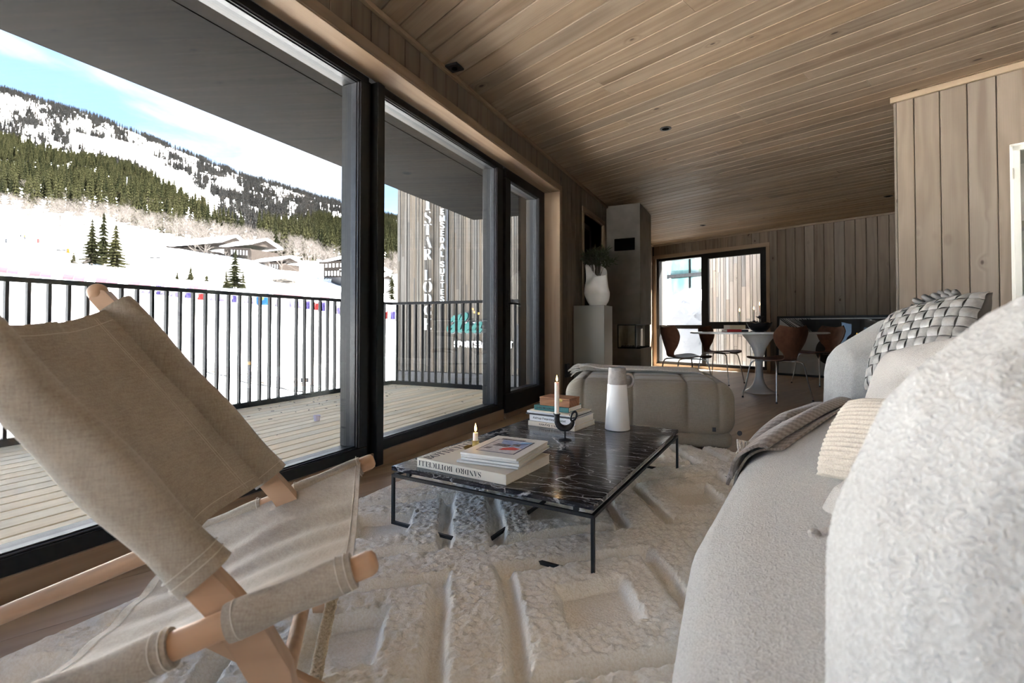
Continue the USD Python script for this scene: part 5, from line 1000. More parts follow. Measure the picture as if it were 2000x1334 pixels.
def facing(p, yaw, tilt, roll=0.0):
    """frame at p: local -y faces yaw (radians from +x), leaning back by tilt"""
    f = np.array([math.cos(yaw), math.sin(yaw), 0]); s = np.cross(f, [0, 0, 1]); u = np.array([0, 0, 1.0]); f2 = f * math.cos(tilt) + u * math.sin(tilt); u2 = u * math.cos(tilt) - f * math.sin(tilt)
    x = -s * math.cos(roll) + u2 * math.sin(roll); z_ = np.cross(f2, x) * 1.0
    z_ = z_ if z_[2] > 0 else -z_; return frame(p, x, np.cross(z_, x), z_)
M['leather_w'] = noisy('woven_grey_leather', (.26, .245, .225), (.36, .34, .315), 45, .36, bump=.15, bdist=.001, spec=.6)
M['leather_gap'] = plain('leather_shadow_gap', (.12, .11, .10), .6)
lc = thing('leather_cushion', 'grey cushion of broad woven leather straps with a twisted handle', 'cushion')
LT = facing(atpx(1806, 676, 1.92), math.radians(205), .50, math.radians(12)); LW, LH, LTk = .42, .38, .17
base_ = cushion(LW, LH, LTk, 36, .05, 3, .003)
obj('body', put(base_, LT), M['leather_gap'], lc, smooth=True)
def cush_y(a, b, t): return -np.clip((1 - np.abs(a) ** 2.6) * (1 - np.abs(b) ** 2.6), 0, 1) ** .42 * t / 2
ncol, nrow = 11, 9; strips = []
rr = random.Random(2)
for i in range(ncol):
    for j in range(nrow):
        a0, a1, b0, b1 = -1 + 2 * i / ncol, -1 + 2 * (i + 1) / ncol, -1 + 2 * j / nrow, -1 + 2 * (j + 1) / nrow; over = (i + j) % 2
        def f(u, v, a0=a0, a1=a1, b0=b0, b1=b1, over=over):
            g0 = .05; a = a0 + (a1 - a0) * (g0 + u * (1 - 2 * g0)); b_ = b0 + (b1 - b0) * (g0 + v * (1 - 2 * g0)); bend = np.sin(np.pi * (u if over else v)); y = cush_y(np.clip(a, -.985, .985), np.clip(b_, -.985, .985), LTk) - .003 - .005 * bend
            return np.stack([a * LW / 2, y, b_ * LH / 2], -1)
        obj('strap', put(thick(grid(f, 6, 6), -.002), LT), M['leather_w'], lc, smooth=True)
hp = [(-.10 + .2 * k / 20, -.02 + .012 * math.sin(k * 1.5), LH / 2 + .006 + .024 * math.sin(math.pi * k / 20) ) for k in range(21)]
for ph in (0, math.pi): obj('handle', put(tube([(x, y + .010 * math.cos(k * .9 + ph), z_ + .010 * math.sin(k * .9 + ph)) for k, (x, y, z_) in enumerate(hp)], .011, 8), LT), M['leather_gap'], lc, smooth=True)
M['plush'] = boucle('cream_plush', (.50, .455, .41), (.60, .555, .505), 260.0, .003)
cc = thing('plush_cushion', 'smooth cream cushion with one sunken tuft, in front of the leather one', 'cushion')
CT = facing(atpx(1838, 800, 1.46), math.radians(205), .42, math.radians(14)); m_ = cushion(.50, .46, .22, 44, .03, 5, .005); v = np.array(m_.vertices); q = np.exp(-(((v[:, 0] + .03) / .03) ** 2 + ((v[:, 2] - .06) / .03) ** 2)) * (v[:, 1] < 0); v[:, 1] += q * .035; m_.vertices = v
obj('cover', put(m_, CT), M['plush'], cc, smooth=True); obj('tuft', put(mv(trimesh.creation.icosphere(2, .010), -.03, -.078, .06), CT), M['cord'], cc, smooth=True)
M['knit'] = mat('beige_knit', {'g': ('geometry', {}), 'n': ('noise_texture', {'scale': 240.0, 'detail': 3.0}), 'r': ('rgb_ramp', {'ramp': [(.3, (.46, .40, .32)), (.7, (.60, .53, .44))]}), 'b': ('bump', {'strength': .6, 'distance': .002}), 'p': ('principled_bsdf', {'roughness': .9, 'specular_ior_level': .1, 'sheen_weight': .2})},
                 [('g.position', 'n.vector'), ('n.fac', 'r.fac'), ('r.color', 'p.base_color'), ('n.fac', 'b.height'), ('b.normal', 'p.normal')], 'p.BSDF')
kc = thing('knit_cushion', 'small beige chunky-knit cushion lying on the sofa seat', 'cushion')
KT = facing(atpx(1736, 868, 1.16), math.radians(208), .55, math.radians(10)); m_ = cushion(.34, .24, .14, 130, .03, 8, .003); v = np.array(m_.vertices); n_ = np.array(m_.vertex_normals)
row = (v[:, 2] / .0125); st_ = np.abs(np.sin(np.pi * row)) ** .6 * (.75 + .25 * np.abs(np.sin(np.pi * (v[:, 0] / .011 + np.floor(row) * .5)))); m_.vertices = v + n_ * (st_ * .0045)[:, None]
obj('cover', put(m_, KT), M['knit'], kc, smooth=True)
pc = thing('tied_cushion', 'cream cushion with knotted corner, mostly hidden by the near armrest', 'cushion')
PT = facing(atpx(1700, 1000, .98), math.radians(200), .6, math.radians(0)); obj('cover', put(cushion(.20, .16, .10, 36, .04, 9), PT), M['plush'], pc, smooth=True)
obj('knot', [put(trimesh.creation.icosphere(2, 1), frame(atpx(1612, 1040, .93), RIGHT * .013, np.append(F2, 0) * .012, np.array([.004, 0, .010]))), put(trimesh.creation.icosphere(2, 1), frame(atpx(1592, 1044, .93), RIGHT * .013, np.append(F2, 0) * .010, np.array([-.003, 0, .011])))], M['plush'], pc, smooth=True)
# herringbone throw over the far seat corner
M['throw'] = mat('herringbone_throw', {'g': ('geometry', {}), 'u': ('uvmap', {'attribute': 'st'}), 's': ('separate_xyz', {}), 'tx': ('math', {'math_type': 'pingpong', 'value2': 1.0}), 'x1': ('math', {'math_type': 'multiply', 'value2': 90.0}), 'y1': ('math', {'math_type': 'multiply', 'value2': 140.0}), 'ad': ('math', {'math_type': 'multiply_add', 'value2': 1.6}), 'si': ('math', {'math_type': 'sine'}),
     'n': ('noise_texture', {'scale': 300.0, 'detail': 2.0}), 'm': ('math', {'math_type': 'multiply_add', 'value2': .22, 'value3': .25}), 'm2': ('math', {'math_type': 'multiply_add', 'value2': .5}), 'r': ('rgb_ramp', {'ramp': [(.15, (.17, .135, .112)), (.85, (.40, .34, .295))]}), 'b': ('bump', {'strength': .6, 'distance': .002}), 'p': ('principled_bsdf', {'roughness': .95, 'specular_ior_level': .08, 'sheen_weight': .3})},
    [('u.UV', 's.vector'), ('s.x', 'x1.value1'), ('x1.value', 'tx.value1'), ('s.y', 'y1.value1'), ('tx.value', 'ad.value1'), ('y1.value', 'ad.value3'), ('ad.value', 'si.value1'), ('g.position', 'n.vector'), ('si.value', 'm.value1'), ('n.fac', 'm2.value1'), ('m.value', 'm2.value3'), ('m2.value', 'r.fac'), ('r.color', 'p.base_color'), ('m2.value', 'b.height'), ('b.normal', 'p.normal')], 'p.BSDF')
def cloth_sheet(name, parent, fn, nu, nv, m, t=.006, su=1.0, sv=1.0):
    g_ = grid(fn, nu, nv); uu, vv = np.meshgrid(np.linspace(0, su, nu), np.linspace(0, sv, nv), indexing='ij'); uv = np.stack([uu.ravel(), vv.ravel()], 1)
    th = thick(g_, t); o = usdkit.mesh(stage, numbered(P(parent), name), th, m, True, uv=np.vstack([uv, uv])); return o.GetPrim()
def spline(pts, k):
    pts = np.array(pts, float); s = np.clip(np.asarray(k) * (len(pts) - 1), 0, len(pts) - 1 - 1e-6); i = s.astype(int); f = (s - i)[..., None]
    p = lambda j: pts[np.clip(j, 0, len(pts) - 1)]
    a, b, c, d = p(i - 1), p(i), p(i + 1), p(i + 2); return .5 * ((2 * b) + (-a + c) * f + (2 * a - 5 * b + 4 * c - d) * f ** 2 + (-a + 3 * b - 3 * c + d) * f ** 3)
th = thing('throw', 'brown and cream herringbone wool throw over the far seat of the sofa', 'throw')
MB = np.array([.937, -.35, 0])
def band(lo, hi, y0, zcut, offs, fold, k, ph, bulge=0.0, t=.008):
    b_ = seat_.copy()
    for o_, n_ in ((MB * lo, MB), (MB * hi, -MB), (np.array([0, y0, 0]), np.array([0, 1.0, 0])), (np.array([0, 0, zcut]), np.array([0, 0, 1.0])), (np.array([.66, 0, 0]), np.array([-1.0, 0, 0]))):
        b_ = trimesh.intersections.slice_mesh_plane(b_, n_, o_)
    b_.merge_vertices(); b_ = b_.subdivide().subdivide(); n_ = np.array(b_.vertex_normals); v = np.array(b_.vertices); w = (v @ MB - lo) / (hi - lo); al = v[:, 1] * .9 - v[:, 2] * .6
    h = offs + fold * np.sin(w * k + ph + al * 3) + bulge * np.sin(np.pi * np.clip(w, 0, 1)) ** .7; b_.vertices = v + n_ * h[:, None]
    uv = np.stack([w * (hi - lo) / .4, al / 1.0], 1); th_ = thick(b_, t); return usdkit.mesh(stage, numbered(P(th), 'layer'), th_, M['throw'], True, uv=np.vstack([uv, uv])).GetPrim()
band(-.86, -.56, 1.90, .13, .016, .007, 13, 0); band(-.815, -.70, 1.92, .21, .022, .003, 9, 1, .030, .01); band(-.685, -.585, 1.86, .25, .022, .003, 9, 2, .028, .01)
g = np.random.default_rng(3)
M['fringe'] = noisy('throw_fringe', (.60, .53, .45), (.78, .71, .62), 200, .95)
for k in range(14):
    f0 = atpx(1440 + 2.6 * k, 858 + .5 * k, 1.90); q = f0 + np.array([g.normal(0, .005), g.normal(0, .008), -g.uniform(.04, .06)])
    obj('fringe', tube([f0, (f0 + q) / 2 + g.normal(0, .004, 3), q], [.0035, .0045, .003], 6), M['fringe'], th, smooth=True)
obj('button', put(lathe([(0, 0), (.009, 0), (.010, .003), (0, .0045)], 14), frame(atpx(1444, 846, 1.92), RIGHT, (0, 0, 1), -np.append(F2, 0))), M['cov_dark'], th)
# ------------------------------------------------------------------ ottoman
M['otto'] = cloth('beige_wool_felt', (.25, .218, .17), (.335, .297, .238), 650, .35, bdist=.0006, blotch=3.0, mixw=.25)
OU, ON = np.array([.98, .20, 0]) / math.hypot(.98, .2), np.array([-.20, .98, 0]) / math.hypot(.98, .2); OL, OD, OZ0, OZ1 = 1.04, .94, .02, .425; OO = np.array([-1.085, 3.045, 0])
def otto_body():
    b_ = trimesh.creation.box((1, 1, 1)); 
    for _ in range(7): b_ = b_.subdivide()
    v = np.array(b_.vertices) * np.array([OL, OD, OZ1 - .105]); h = np.array([OL, OD, OZ1 - .105]) / 2; r = np.array([.11, .11, .10]); c = np.clip(v, -(h - r), h - r); d = (v - c) / r; L = np.linalg.norm(d, axis=1, keepdims=True); d = np.where(L > 1e-6, d / np.maximum(L, 1e-9), 0) * np.clip(L, 0, 1)
    # push cube corners onto the rounded shell
    d = np.where(L > 1, d, d); v = c + d * r; nrm = np.where(L > 1e-6, (v - c) / np.maximum(np.linalg.norm(v - c, axis=1, keepdims=True), 1e-9), np.sign(v) * (np.abs(v) > h * .999))
    fx, fy = v[:, 0] / OL + .5, v[:, 1] / OD + .5
    def seams(f, at, s): 
        dist = np.min(np.abs(f[:, None] - np.array(at)[None]), axis=1) * s; return np.exp(-(dist / .008) ** 2) * .010 + np.exp(-(dist / .035) ** 2) * .007
    sx_, sy_ = [.115, .415, .735, .91], [.10, .38, .66, .92]
    top_w = np.clip((v[:, 2] + h[2] - .02) / .1, 0, 1); ax = np.abs(nrm[:, 0]); ay = np.abs(nrm[:, 1])
    dent = np.maximum(seams(fx, sx_, OL) * (1 - ax ** 2), seams(fy, sy_, OD) * (1 - ay ** 2)) * top_w
    b_.vertices = v + nrm * (.018 - dent)[:, None]; return b_
om = otto_body()
ot = thing('ottoman', 'square beige quilted ottoman behind the coffee table', 'ottoman')
OT = frame(OO + OU * OL / 2 + ON * OD / 2, OU, ON, (0, 0, 1))
obj('body', put(mv(om, 0, 0, .105 + (OZ1 - .105) / 2), OT), M['otto'], ot, smooth=True)
bb = rbox(OL - .02, OD - .02, .11, .05); obj('base', put(mv(bb, 0, 0, OZ0 + .062), OT), M['otto'], ot, smooth=50)
obj('feet', [put(box((sx1 - .05, sy1 - .05, 0), (sx1 + .05, sy1 + .05, .03)), OT) for sx1 in (-.4, .4) for sy1 in (-.35, .35)], M['iron'], ot)
obj('label_tag', put(cham(.020, .004, .026, .001), frame(OO + OU * (OL - .125) - ON * .012 + [0, 0, .155], OU, ON, (0, 0, 1))), M['cov_dark'], ot, label='small black fabric tag')
# blanket on the ottoman
bl_ = thing('folded_blanket', 'pale fringed wool blanket laid across the back of the ottoman', 'blanket')
M['blanket'] = noisy('pale_wool_blanket', (.50, .45, .40), (.68, .63, .57), 130, .95, bump=.5, bdist=.002)
def blanket(u, v):
    f = .03 + u * .86; base_z = OZ1 + .012 - .02 * np.clip((.08 - f) / .08, 0, 1) ** 1 - .10 * np.clip((f - .84) / .12, 0, 1) ** 2; w = .56 + v * .36
    z_ = base_z + .022 + .012 * np.sin(v * 15 + u * 3) + .035 * np.exp(-(u / .16) ** 2) * np.abs(np.sin(v * 9 + 1)); return OO + OU * (f * OL)[..., None] + ON * (w * OD)[..., None] + np.array([0, 0, 1.0]) * z_[..., None]
obj('cloth', thick(grid(blanket, 60, 40), .01), M['blanket'], bl_, smooth=True)
for k in range(22):
    p = blanket(np.array([[0.0]]), np.array([[k / 21]]))[0, 0]; q = p - OU * g.uniform(.05, .10) + ON * g.normal(0, .012); q[2] -= g.uniform(.01, .06)
    obj('fringe', tube([p, (p + q) / 2 + [0, 0, .012], q], [.006, .006, .004], 6), M['blanket'], bl_, smooth=True)
# ------------------------------------------------------------------ plinth, vase and plant
M['plinth'] = plain('greige_lacquer', (.23, .215, .178), .32)
pl_ = thing('plinth', 'square greige lacquered plinth under the vase', 'plinth', (-1.518, 5.17, 0))
obj('body', mv(cham(.338, .338, 1.012, .002), 0, 0, .506), M['plinth'], pl_)
M['ceramic'] = noisy('matt_white_ceramic', (.76, .74, .71), (.82, .80, .77), 5, .42, bump=.2, bdist=.004)
va = thing('vase', 'white crumpled sculptural vase holding olive twigs on the plinth', 'vase', (-1.47, 5.17, 1.012))
def vase(u, v):
    a = u * 2 * np.pi; z_ = v * .40; base_r = np.interp(v, [0, .12, .35, .6, .8, 1], [.085, .108, .130, .120, .105, .098])
    tw = a + v * 1.1; fold = .03 * np.sin(3 * tw + 1.2) * np.interp(v, [0, .2, .6, 1], [.1, .5, 1, 1.2]) + .03 * np.sin(2 * a - 3.4 * v + .5) * v + .012 * np.sin(5 * tw + 2 * np.sin(4 * v)) * v
    rim = .09 * np.clip(v - .8, 0, 1) / .2 * np.sin(a * 2 + .6); r_ = base_r + fold
    return np.stack([r_ * np.cos(a) * 1.02, r_ * np.sin(a) * .9, z_ * (1 + .0 * a) + rim * .9 + .02 * v * np.sin(a + .5)], -1)
vm = grid(vase, 97, 60); bot = lathe([(0, 0), (.08, 0), (.086, .004), (0, .004)], 32)
obj('body', thick(vm, .006), M['ceramic'], va, smooth=True); obj('bottom', bot, M['ceramic'], va)
M['leaf'] = mat('olive_leaf', {'o': ('geometry', {}), 'r': ('rgb_ramp', {'ramp': [(0, (.05, .062, .03)), (.6, (.10, .115, .055)), (1, (.26, .27, .18))]}), 'p': ('principled_bsdf', {'roughness': .5}), 't': ('translucent_bsdf', {'color': (.12, .14, .04)}), 'm': ('mix_closure', {'fac': .2})}, [('o.random_per_island', 'r.fac'), ('r.color', 'p.base_color'), ('p.BSDF', 'm.closure1'), ('t.BSDF', 'm.closure2')], 'm.closure')
pt = thing('olive_branches', 'bushy olive branches standing in the white crumpled vase', 'plant', (-1.47, 5.17, 1.012))
g = np.random.default_rng(17); lf, st = [], []
def leaf(p, d, L, w):
    d = d / np.linalg.norm(d); s = np.cross(d, g.normal(size=3)); s /= np.linalg.norm(s); n = np.cross(d, s); V = np.array([p, p + d * L * .35 + s * w + n * w * .3, p + d * L * .4 - n * w * .2, p + d * L * .35 - s * w + n * w * .3, p + d * L])
    return trimesh.Trimesh(V, [[0, 1, 2], [0, 2, 3], [1, 4, 2], [2, 4, 3]], process=False)
for k in range(64):
    a = g.uniform(0, 6.28); lean = g.uniform(.1, .85); L = g.uniform(.18, .33); p0 = np.array([.04 * math.cos(a), .04 * math.sin(a), .33]); tip = p0 + np.array([(math.cos(a) * .8 + .15) * lean * .25, math.sin(a) * lean * .24, L * (1.05 - lean * .55)]); mid = (p0 + tip) / 2 + np.array([0, 0, .04])
    path = spline([p0, mid, tip], np.linspace(0, 1, 9)); st.append(tube(path, np.linspace(.0022, .0009, 9), 5))
    for j in range(3, 9):
        for _ in range(2):
            d = path[j] - path[j - 1]; d /= np.linalg.norm(d); lf.append(leaf(path[j], d + g.normal(0, .65, 3), g.uniform(.035, .07), g.uniform(.006, .010)))
obj('stems', st, M['bark'], pt); 
for m_ in (lf,): obj('leaves', m_, M['leaf'], pt, kind='stuff')
# wall socket
so = thing('wall_socket', 'small black double socket low on the wall beside the plinth', 'socket'); obj('plate', chambox((XL + .001, 4.74, .26), (XL + .03, 4.83, .40), .004), M['iron'], so); obj('insert', box((XL + .028, 4.755, .335), (XL + .032, 4.815, .39)), M['cov_dark'], so)
# ------------------------------------------------------------------ fireplace
M['concrete'] = noisy('grey_brown_concrete', (.155, .135, .115), (.27, .24, .205), 2.6, .75, detail=7.0, bump=.2, bdist=.003, lo=.3, hi=.7)
fp = thing('fireplace', 'floor to ceiling concrete fireplace column with a corner glass firebox', 'fireplace'); FX0, FX1, FY0, FY1 = XL + .001, -1.25, 6.42, 7.22
obj('upper_body', chambox((FX0, FY0, .815), (FX1, FY1, HC - .001), .004), M['concrete'], fp); obj('lower_body', chambox((FX0, FY0, .0), (FX1, FY1, .495), .004), M['concrete'], fp)
obj('pillar', [chambox((FX0, FY0 + .001, .494), (-1.555, FY1, .816), .003), box((FX0, FY1 - .1, .494), (FX1 - .02, FY1 - .002, .816))], M['concrete'], fp)
M['grille'] = plain('black_grille', (.003, .003, .003), .9, spec=.02); gr_ = obj('air_grille', chambox((-1.59, FY0 - .006, 1.795), (-1.32, FY0 + .002, 1.957), .002), M['grille'], fp)
for k in range(7): obj('louvre', box((-1.575, FY0 - .009, 1.812 + k * .02), (-1.335, FY0 - .005, 1.815 + k * .02)), M['grille'], gr_)
M['firebrick'] = noisy('pale_firebrick', (.50, .45, .38), (.66, .61, .54), 9, .85)
fb = obj('firebox', [box((-1.552, FY1 - .28, .51), (-1.30, FY1 - .24, .80)), box((-1.552, FY0 + .02, .51), (-1.535, FY1 - .24, .80))], M['firebrick'], fp)
obj('firebrick', box((-1.43, FY1 - .30, .51), (-1.405, FY1 - .28, .80)), M['cov_dark'], fb); obj('firebox_floor', box((-1.552, FY0 + .005, .495), (-1.262, FY1 - .1, .512)), M['grille'], fp)
for k in range(9): obj('ember', put(trimesh.creation.icosphere(1, .02), frame((-1.52 + .024 * k, FY0 + .14 + .05 * (k % 3), .52), (1, 0, .2), (0, 1, 0), (0, 0, .7))), M['cov_dark'], fb)
obj('frame', [box((-1.555, FY0 + .004, .495), (-1.543, FY0 + .016, .815)), box((-1.318, FY0 + .004, .495), (-1.306, FY0 + .016, .815)), box((-1.555, FY0 + .004, .495), (-1.306, FY0 + .016, .506)), box((-1.555, FY0 + .004, .803), (-1.306, FY0 + .016, .815)), box((-1.318, FY0 + .004, .495), (-1.306, FY1 - .1, .506)), box((-1.318, FY0 + .004, .803), (-1.306, FY1 - .1, .815))], M['iron'], fp)
obj('glass', [box((-1.545, FY0 + .008, .505), (-1.316, FY0 + .012, .805)), box((-1.314, FY0 + .012, .505), (-1.310, FY1 - .1, .805))], M['glass'], fp)
# ------------------------------------------------------------------ dining group
M['table_white'] = plain('white_lacquer', (.80, .79, .77), .18)
TCX, TCY = .125, 6.50
dt = thing('dining_table', 'white oval pedestal dining table with a trumpet base', 'dining table', (TCX, TCY, 0), math.atan2(RIGHT[1], RIGHT[0]))
ell = sg.Point(0, 0).buffer(1, 48); 
def el(a, b): return affinity.scale(ell, a, b)
tp = [prism(el(.79, .47), .006, (0, 0, .716)), prism(el(.80, .48), .008, (0, 0, .709))]
ms = []
for (a, z0), (a2, z1) in zip([(.74, .700), (.775, .704), (.80, .710)], [(.775, .704), (.80, .710), (.795, .716)]): ms.append(prism(el(a2, a2 * .6), z1 - z0, (0, 0, z0)))
obj('tabletop', tp + ms, M['table_white'], dt, smooth=30)
obj('pedestal', lathe([(0, 0), (.175, 0), (.182, .004), (.178, .010), (.140, .028), (.095, .060), (.064, .110), (.046, .180), (.040, .270), (.042, .360), (.054, .450), (.078, .530), (.115, .600), (.165, .665), (.19, .700), (0, .700)], 56), M['table_white'], dt, smooth=50)
M['leather'] = noisy('cognac_leather', (.10, .040, .021), (.165, .072, .04), 14, .55, bump=.12, bdist=.001, spec=.3)
M['chrome'] = plain('chrome', (.72, .72, .73), .14, 1.0)
def shell_chair(name, label, loc, rz, src=None):
    if src is not None: return dup(src, loc, rz, label)
    t = thing(name, label, 'chair', loc, rz, 'leather shell chairs around the dining table')
    # profile from the seat front to the top of the back in x (forward) and z
    prof = [(.235, .425), (.215, .440), (.15, .449), (.05, .446), (-.06, .438), (-.13, .438), (-.175, .455), (-.195, .50), (-.205, .56), (-.222, .64), (-.245, .72), (-.265, .79)]
    hw = [.155, .195, .215, .222, .205, .135, .085, .092, .150, .205, .215, .165]
    def f(u, v):
        p = spline([(a, w_, b_) for (a, b_), w_ in zip(prof, hw)], u); s = v * 2 - 1; w_ = p[..., 1]; x, z_ = p[..., 0], p[..., 2]
        seat = np.clip(1 - u / .45, 0, 1); back = np.clip((u - .55) / .3, 0, 1); z2 = z_ + .018 * s ** 2 * np.clip(seat * 1.4, 0, 1) - .03 * s ** 4 * (u < .12) * 0; x2 = x + .055 * s ** 2 * back
        z2 = z2 + back ** 3 * (.022 * np.abs(s) ** 1.5 - .012); return np.stack([x2, s * w_, z2], -1)
    sh = grid(f, 64, 24); n_ = np.array(sh.vertex_normals); shm = thick(sh, .012 if n_[200][2] > 0 else -.012)
    obj('seat_shell', shm, M['leather'], t, smooth=50)
    for sx1, sy1 in ((1, 1), (1, -1), (-1, 1), (-1, -1)):
        obj('leg', tube(spline([(.0, sy1 * .02, .415), (sx1 * .10, sy1 * .10, .414), (sx1 * .158, sy1 * .158, .405), (sx1 * .182, sy1 * .180, .36), (sx1 * .205, sy1 * .205, .20), (sx1 * .235, sy1 * .235, .012)], np.linspace(0, 1, 22)), .0075, 9), M['chrome'], t, smooth=True)
        obj('foot', mv(lathe([(0, 0), (.011, 0), (.010, .016), (0, .016)], 10), sx1 * .2355, sy1 * .2355, 0), M['iron'], t)
    obj('hub', mv(lathe([(0, 0), (.055, 0), (.055, .014), (0, .014)], 20), 0, 0, .413), M['iron'], t); return t
yaw = math.atan2(RIGHT[1], RIGHT[0])
def dpos(px, d): q = d * (F2 + (px - 1000) / 946 * R2); return (float(q[0]), float(q[1]), 0)
c1 = shell_chair('shell_chair', 'brown leather shell chair nearest the fireplace, its pale back towards the window', dpos(1338, 5.62), yaw + .15)
shell_chair('shell_chair', 'brown leather shell chair behind the table, in front of the far window', dpos(1405, 6.75), yaw - .85, c1)
shell_chair('shell_chair', 'brown leather shell chair turned with its back to us, nearest the sofa', dpos(1516, 5.24), yaw + 1.85, c1)
shell_chair('shell_chair', 'brown leather shell chair half hidden by the sofa armrest', dpos(1600, 6.60), yaw + math.pi + .22, c1)
# on the table
def dtp(px, d, z_): q = d * (F2 + (px - 1000) / 946 * R2); return (float(q[0]), float(q[1]), z_)
M['cov_red'] = cover('red_cover', (.50, .045, .05)); M['cov_ivory'] = cover('ivory_cover', (.72, .64, .46))
book('book', 'red book lying on the dining table under the ivory one', .175, .14, .030, dtp(1420, 5.72, .7225), yaw + .05, M['cov_red'])
book('book', 'dark book lying beside the red one on the dining table', .10, .14, .028, dtp(1445, 5.75, .7225), yaw - .02, M['cov_dark'])
book('book', 'thick ivory book on top of the red and dark books', .195, .14, .050, dtp(1425, 5.72, .7535), yaw + .08, M['cov_ivory'])
M['black_ceramic'] = plain('black_glazed_ceramic', (.008, .008, .009), .22)
bw = thing('scalloped_bowl', 'black bowl with a scalloped rim on the dining table', 'bowl', dtp(1483, 5.74, .7225))
def bowl(u, v):
    a = u * 2 * np.pi; r_ = np.interp(v, [0, .25, .6, 1], [.05, .085, .115, .135]); sc = 1 + .05 * np.abs(np.sin(a * 5)) * v ** 2; return np.stack([r_ * sc * np.cos(a), r_ * sc * np.sin(a), .004 + .098 * v ** 1.25 + .010 * np.abs(np.sin(a * 5)) * v ** 3], -1)
obj('body', thick(grid(bowl, 121, 20), .005), M['black_ceramic'], bw, smooth=True); obj('foot', lathe([(0, 0), (.052, 0), (.052, .008), (0, .008)], 24), M['black_ceramic'], bw)
def holder(label, px, d, zc, hc, r=.045):
    t = thing('dish_candle_holder', label, 'candle holder', dtp(px, d, .7225)); obj('stem', lathe([(0, 0), (.040, 0), (.042, .004), (.012, .012), (.008, .02), (.008, zc - .025), (.018, zc - .012), (r, zc + .004), (r, zc + .008), (.012, zc), (0, zc)], 24), M['cast'], t, smooth=40)
    obj('cup', mv(lathe([(0, 0), (.016, 0), (.016, .018), (.012, .018), (0, .01)], 14), 0, 0, zc), M['cast'], t); candle(t, hc, .0095, zc + .012, fl=.045); return t
holder('low black dish candle holder left of the bowl, behind the ivory book', 1444.5, 5.90, .105, .125); holder('middle black dish candle holder behind the scalloped bowl', 1472.5, 5.95, .120, .135); holder('tallest black dish candle holder at the right behind the bowl', 1484, 5.98, .180, .13)
# leaning picture
M['art_paper'] = plain('art_paper', (.70, .69, .67), .35)
ar = thing('framed_picture', 'wide black framed ink picture leaning on the far wall', 'picture'); a0, a1, ah = -2.965, -1.15, .955
AT = frame(NDIR * (NF - .10) + np.array([0, 0, 0]), UDIR, np.array([0, 0, 1]) * math.cos(.09) + NDIR * math.sin(.09), -NDIR * math.cos(.09) + np.array([0, 0, 1]) * math.sin(.09))
for q in ((a0, 0, a1, .035), (a0, ah - .035, a1, ah), (a0, 0, a0 + .035, ah), (a1 - .035, 0, a1, ah)): obj('frame', put(box((q[0], q[1], 0), (q[2], q[3], .03)), AT), M['iron'], ar)
obj('sheet', put(box((a0 + .02, .02, .004), (a1 - .02, ah - .02, .010)), AT), M['art_paper'], ar)
rr = random.Random(8); ink = [sg.Polygon([(a0 + .30, .90), (a1 - .1, .905), (a1 - .1, .60), (a0 + .95, .55), (a0 + .62, .62)]), sg.Point(a0 + .78, .42).buffer(.22).intersection(sg.box(a0 + .5, .2, a0 + 1.2, .62))]
for k in range(13):
    x0 = a0 + .04 + k * .035; ink.append(sg.LineString([(x0, .915), (x0 + .22 + .02 * k, .915 - .16 - .012 * k + rr.uniform(-.02, .02))]).buffer(.004 + .004 * rr.random()))
obj('ink_print', put(prism(shapely.union_all(ink).intersection(sg.box(a0 + .04, .04, a1 - .04, ah - .04)), .001), AT @ frame((0, 0, .0102), (1, 0, 0), (0, 1, 0), (0, 0, 1))), M['ink'], ar)
obj('glazing', put(box((a0 + .035, .035, .020), (a1 - .035, ah - .035, .022)), AT), M['glass'], ar)
# ------------------------------------------------------------------ ceiling fittings
for k, (x, y, lab) in enumerate(((-.589, 4.10, 'black recessed spot in the ceiling above the ottoman'), (-.624, 8.298, 'black recessed spot in the ceiling near the far window'), (1.594, 7.445, 'black recessed spot in the ceiling beside the partition'))):
    t = thing('ceiling_spot', lab, 'spotlight', (x, y, HC)); obj('ring', mv(lathe([(.028, 0), (.046, 0), (.046, -.004), (.030, -.006), (.028, 0)][::-1], 28), 0, 0, 0), M['iron'], t); obj('lens', mv(lathe([(0, -.003), (.029, -.003), (.029, -.001), (0, -.001)], 20), 0, 0, 0), M['grille'], t)
t = thing('ceiling_sensor', 'square black fitting on the ceiling above the window wall', 'sensor', (-1.632, 2.540, HC)); obj('plate', mv(cham(.088, .088, .014, .003), 0, 0, -.007), M['iron'], t); obj('lens', mv(lathe([(0, 0), (.018, 0), (.016, .004), (0, .005)], 16), 0, 0, -.018), M['grille'], t)
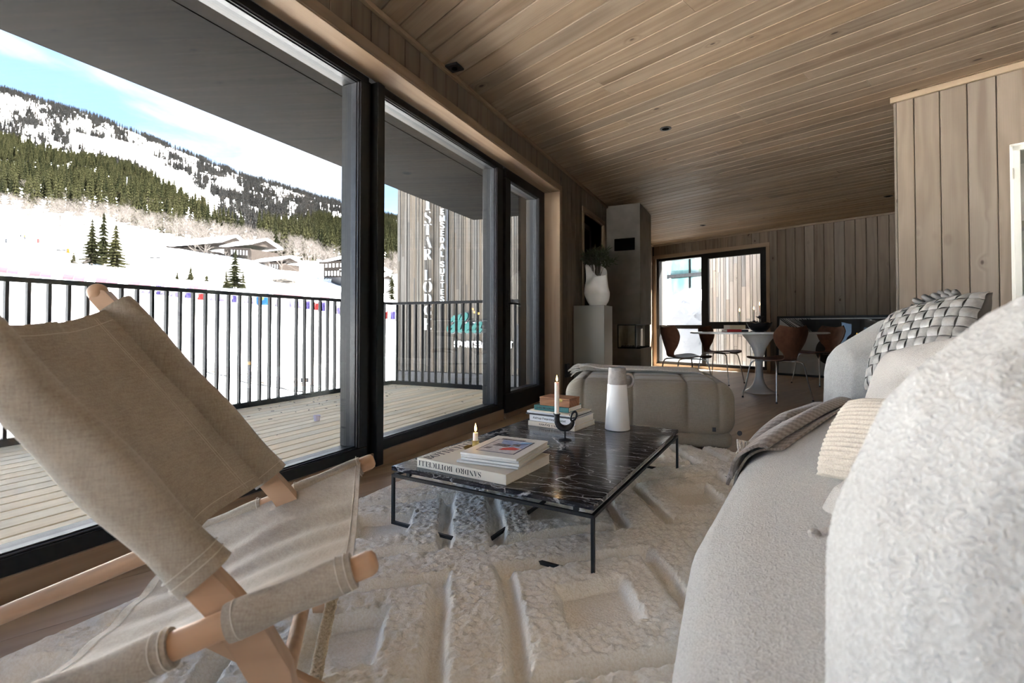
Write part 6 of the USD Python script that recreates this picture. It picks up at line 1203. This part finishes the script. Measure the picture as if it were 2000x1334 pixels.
# ------------------------------------------------------------------ white cabinet at the right
M['cab_white'] = plain('warm_white_paint', (.66, .63, .56), .45); CB0 = 1.5; 
CBn0, CBn1, CBz = 3.86, 4.295, 1.80
CBu = float((np.array([1.335, 3.60, 0]) @ UDIR)) + .075
wc = thing('glass_cabinet', 'tall warm white cabinet with a glazed door at the right edge', 'cabinet'); CBT = frame((0, 0, 0), UDIR, NDIR, (0, 0, 1)); cu = CBu - .095
def cbx(a, b, r=.002): return put(chambox(a, b, r), CBT)
obj('side_panel', [cbx((cu, CBn0, 0), (cu + .018, CBn1, CBz))], M['cab_white'], wc); obj('side_panel', [cbx((cu + .782, CBn0, 0), (cu + .80, CBn1, CBz))], M['cab_white'], wc)
obj('top_panel', cbx((cu, CBn0, CBz - .02), (cu + .8, CBn1, CBz)), M['cab_white'], wc); obj('back_panel', cbx((cu, CBn1 - .012, 0), (cu + .8, CBn1, CBz)), M['cab_white'], wc); obj('bottom_panel', cbx((cu, CBn0, .06), (cu + .8, CBn1, .08)), M['cab_white'], wc)
for k in range(1, 4): obj('shelf', cbx((cu + .018, CBn0 + .03, .08 + k * .43), (cu + .782, CBn1 - .012, .096 + k * .43)), M['cab_white'], wc)
for s0 in (cu + .012, cu + .405):
    dr = obj('door', [cbx((s0, CBn0 - .018, .07), (s0 + .03, CBn0, CBz - .015)), cbx((s0 + .353, CBn0 - .018, .07), (s0 + .383, CBn0, CBz - .015)), cbx((s0, CBn0 - .018, CBz - .045), (s0 + .383, CBn0, CBz - .015)), cbx((s0, CBn0 - .018, .07), (s0 + .383, CBn0, .10))], M['cab_white'], wc)
    obj('pane', put(box((s0 + .028, CBn0 - .010, .095), (s0 + .355, CBn0 - .006, CBz - .04)), CBT), M['glass'], dr)
    for zz in (1.60, .25): obj('hinge', put(rod((s0 - .002, CBn0 - .02, zz), (s0 - .002, CBn0 - .02, zz + .06), .006, 8), CBT), M['cab_white'], dr)
# ------------------------------------------------------------------ small things on the deck
M['leaf_dry'] = plain('dry_leaf', (.07, .05, .035), .9); M['cup_pink'] = plain('pale_lilac_plastic', (.66, .58, .68), .4)
t = thing('plastic_cup', 'small pale lilac cup left on the balcony deck', 'cup', (-3.313, 3.009, DZ)); obj('body', lathe([(0, 0), (.022, 0), (.029, .045), (.031, .047), (.027, .045), (.021, .004), (0, .003)], 20), M['cup_pink'], t, smooth=40)
g = np.random.default_rng(23); lv = []
for k in range(90):
    x, y = g.uniform(-4.4, -2.4), np.clip(g.normal(3.7, .9), 1.5, 5.2)
    if g.uniform() < .75: x = g.uniform(-4.42, -3.7)
    s = g.uniform(.006, .02); a = g.uniform(0, 6.28); lv.append(put(cham(s * 1.8, s * .7, .003, .001), frame((x, y, DZ + .003), (math.cos(a), math.sin(a), .1), (-math.sin(a), math.cos(a), 0), (0, 0, 1))))
obj('leaf_litter', lv, M['leaf_dry'], label='scattered dry leaf litter along the balcony deck', cat='leaves', kind='stuff')
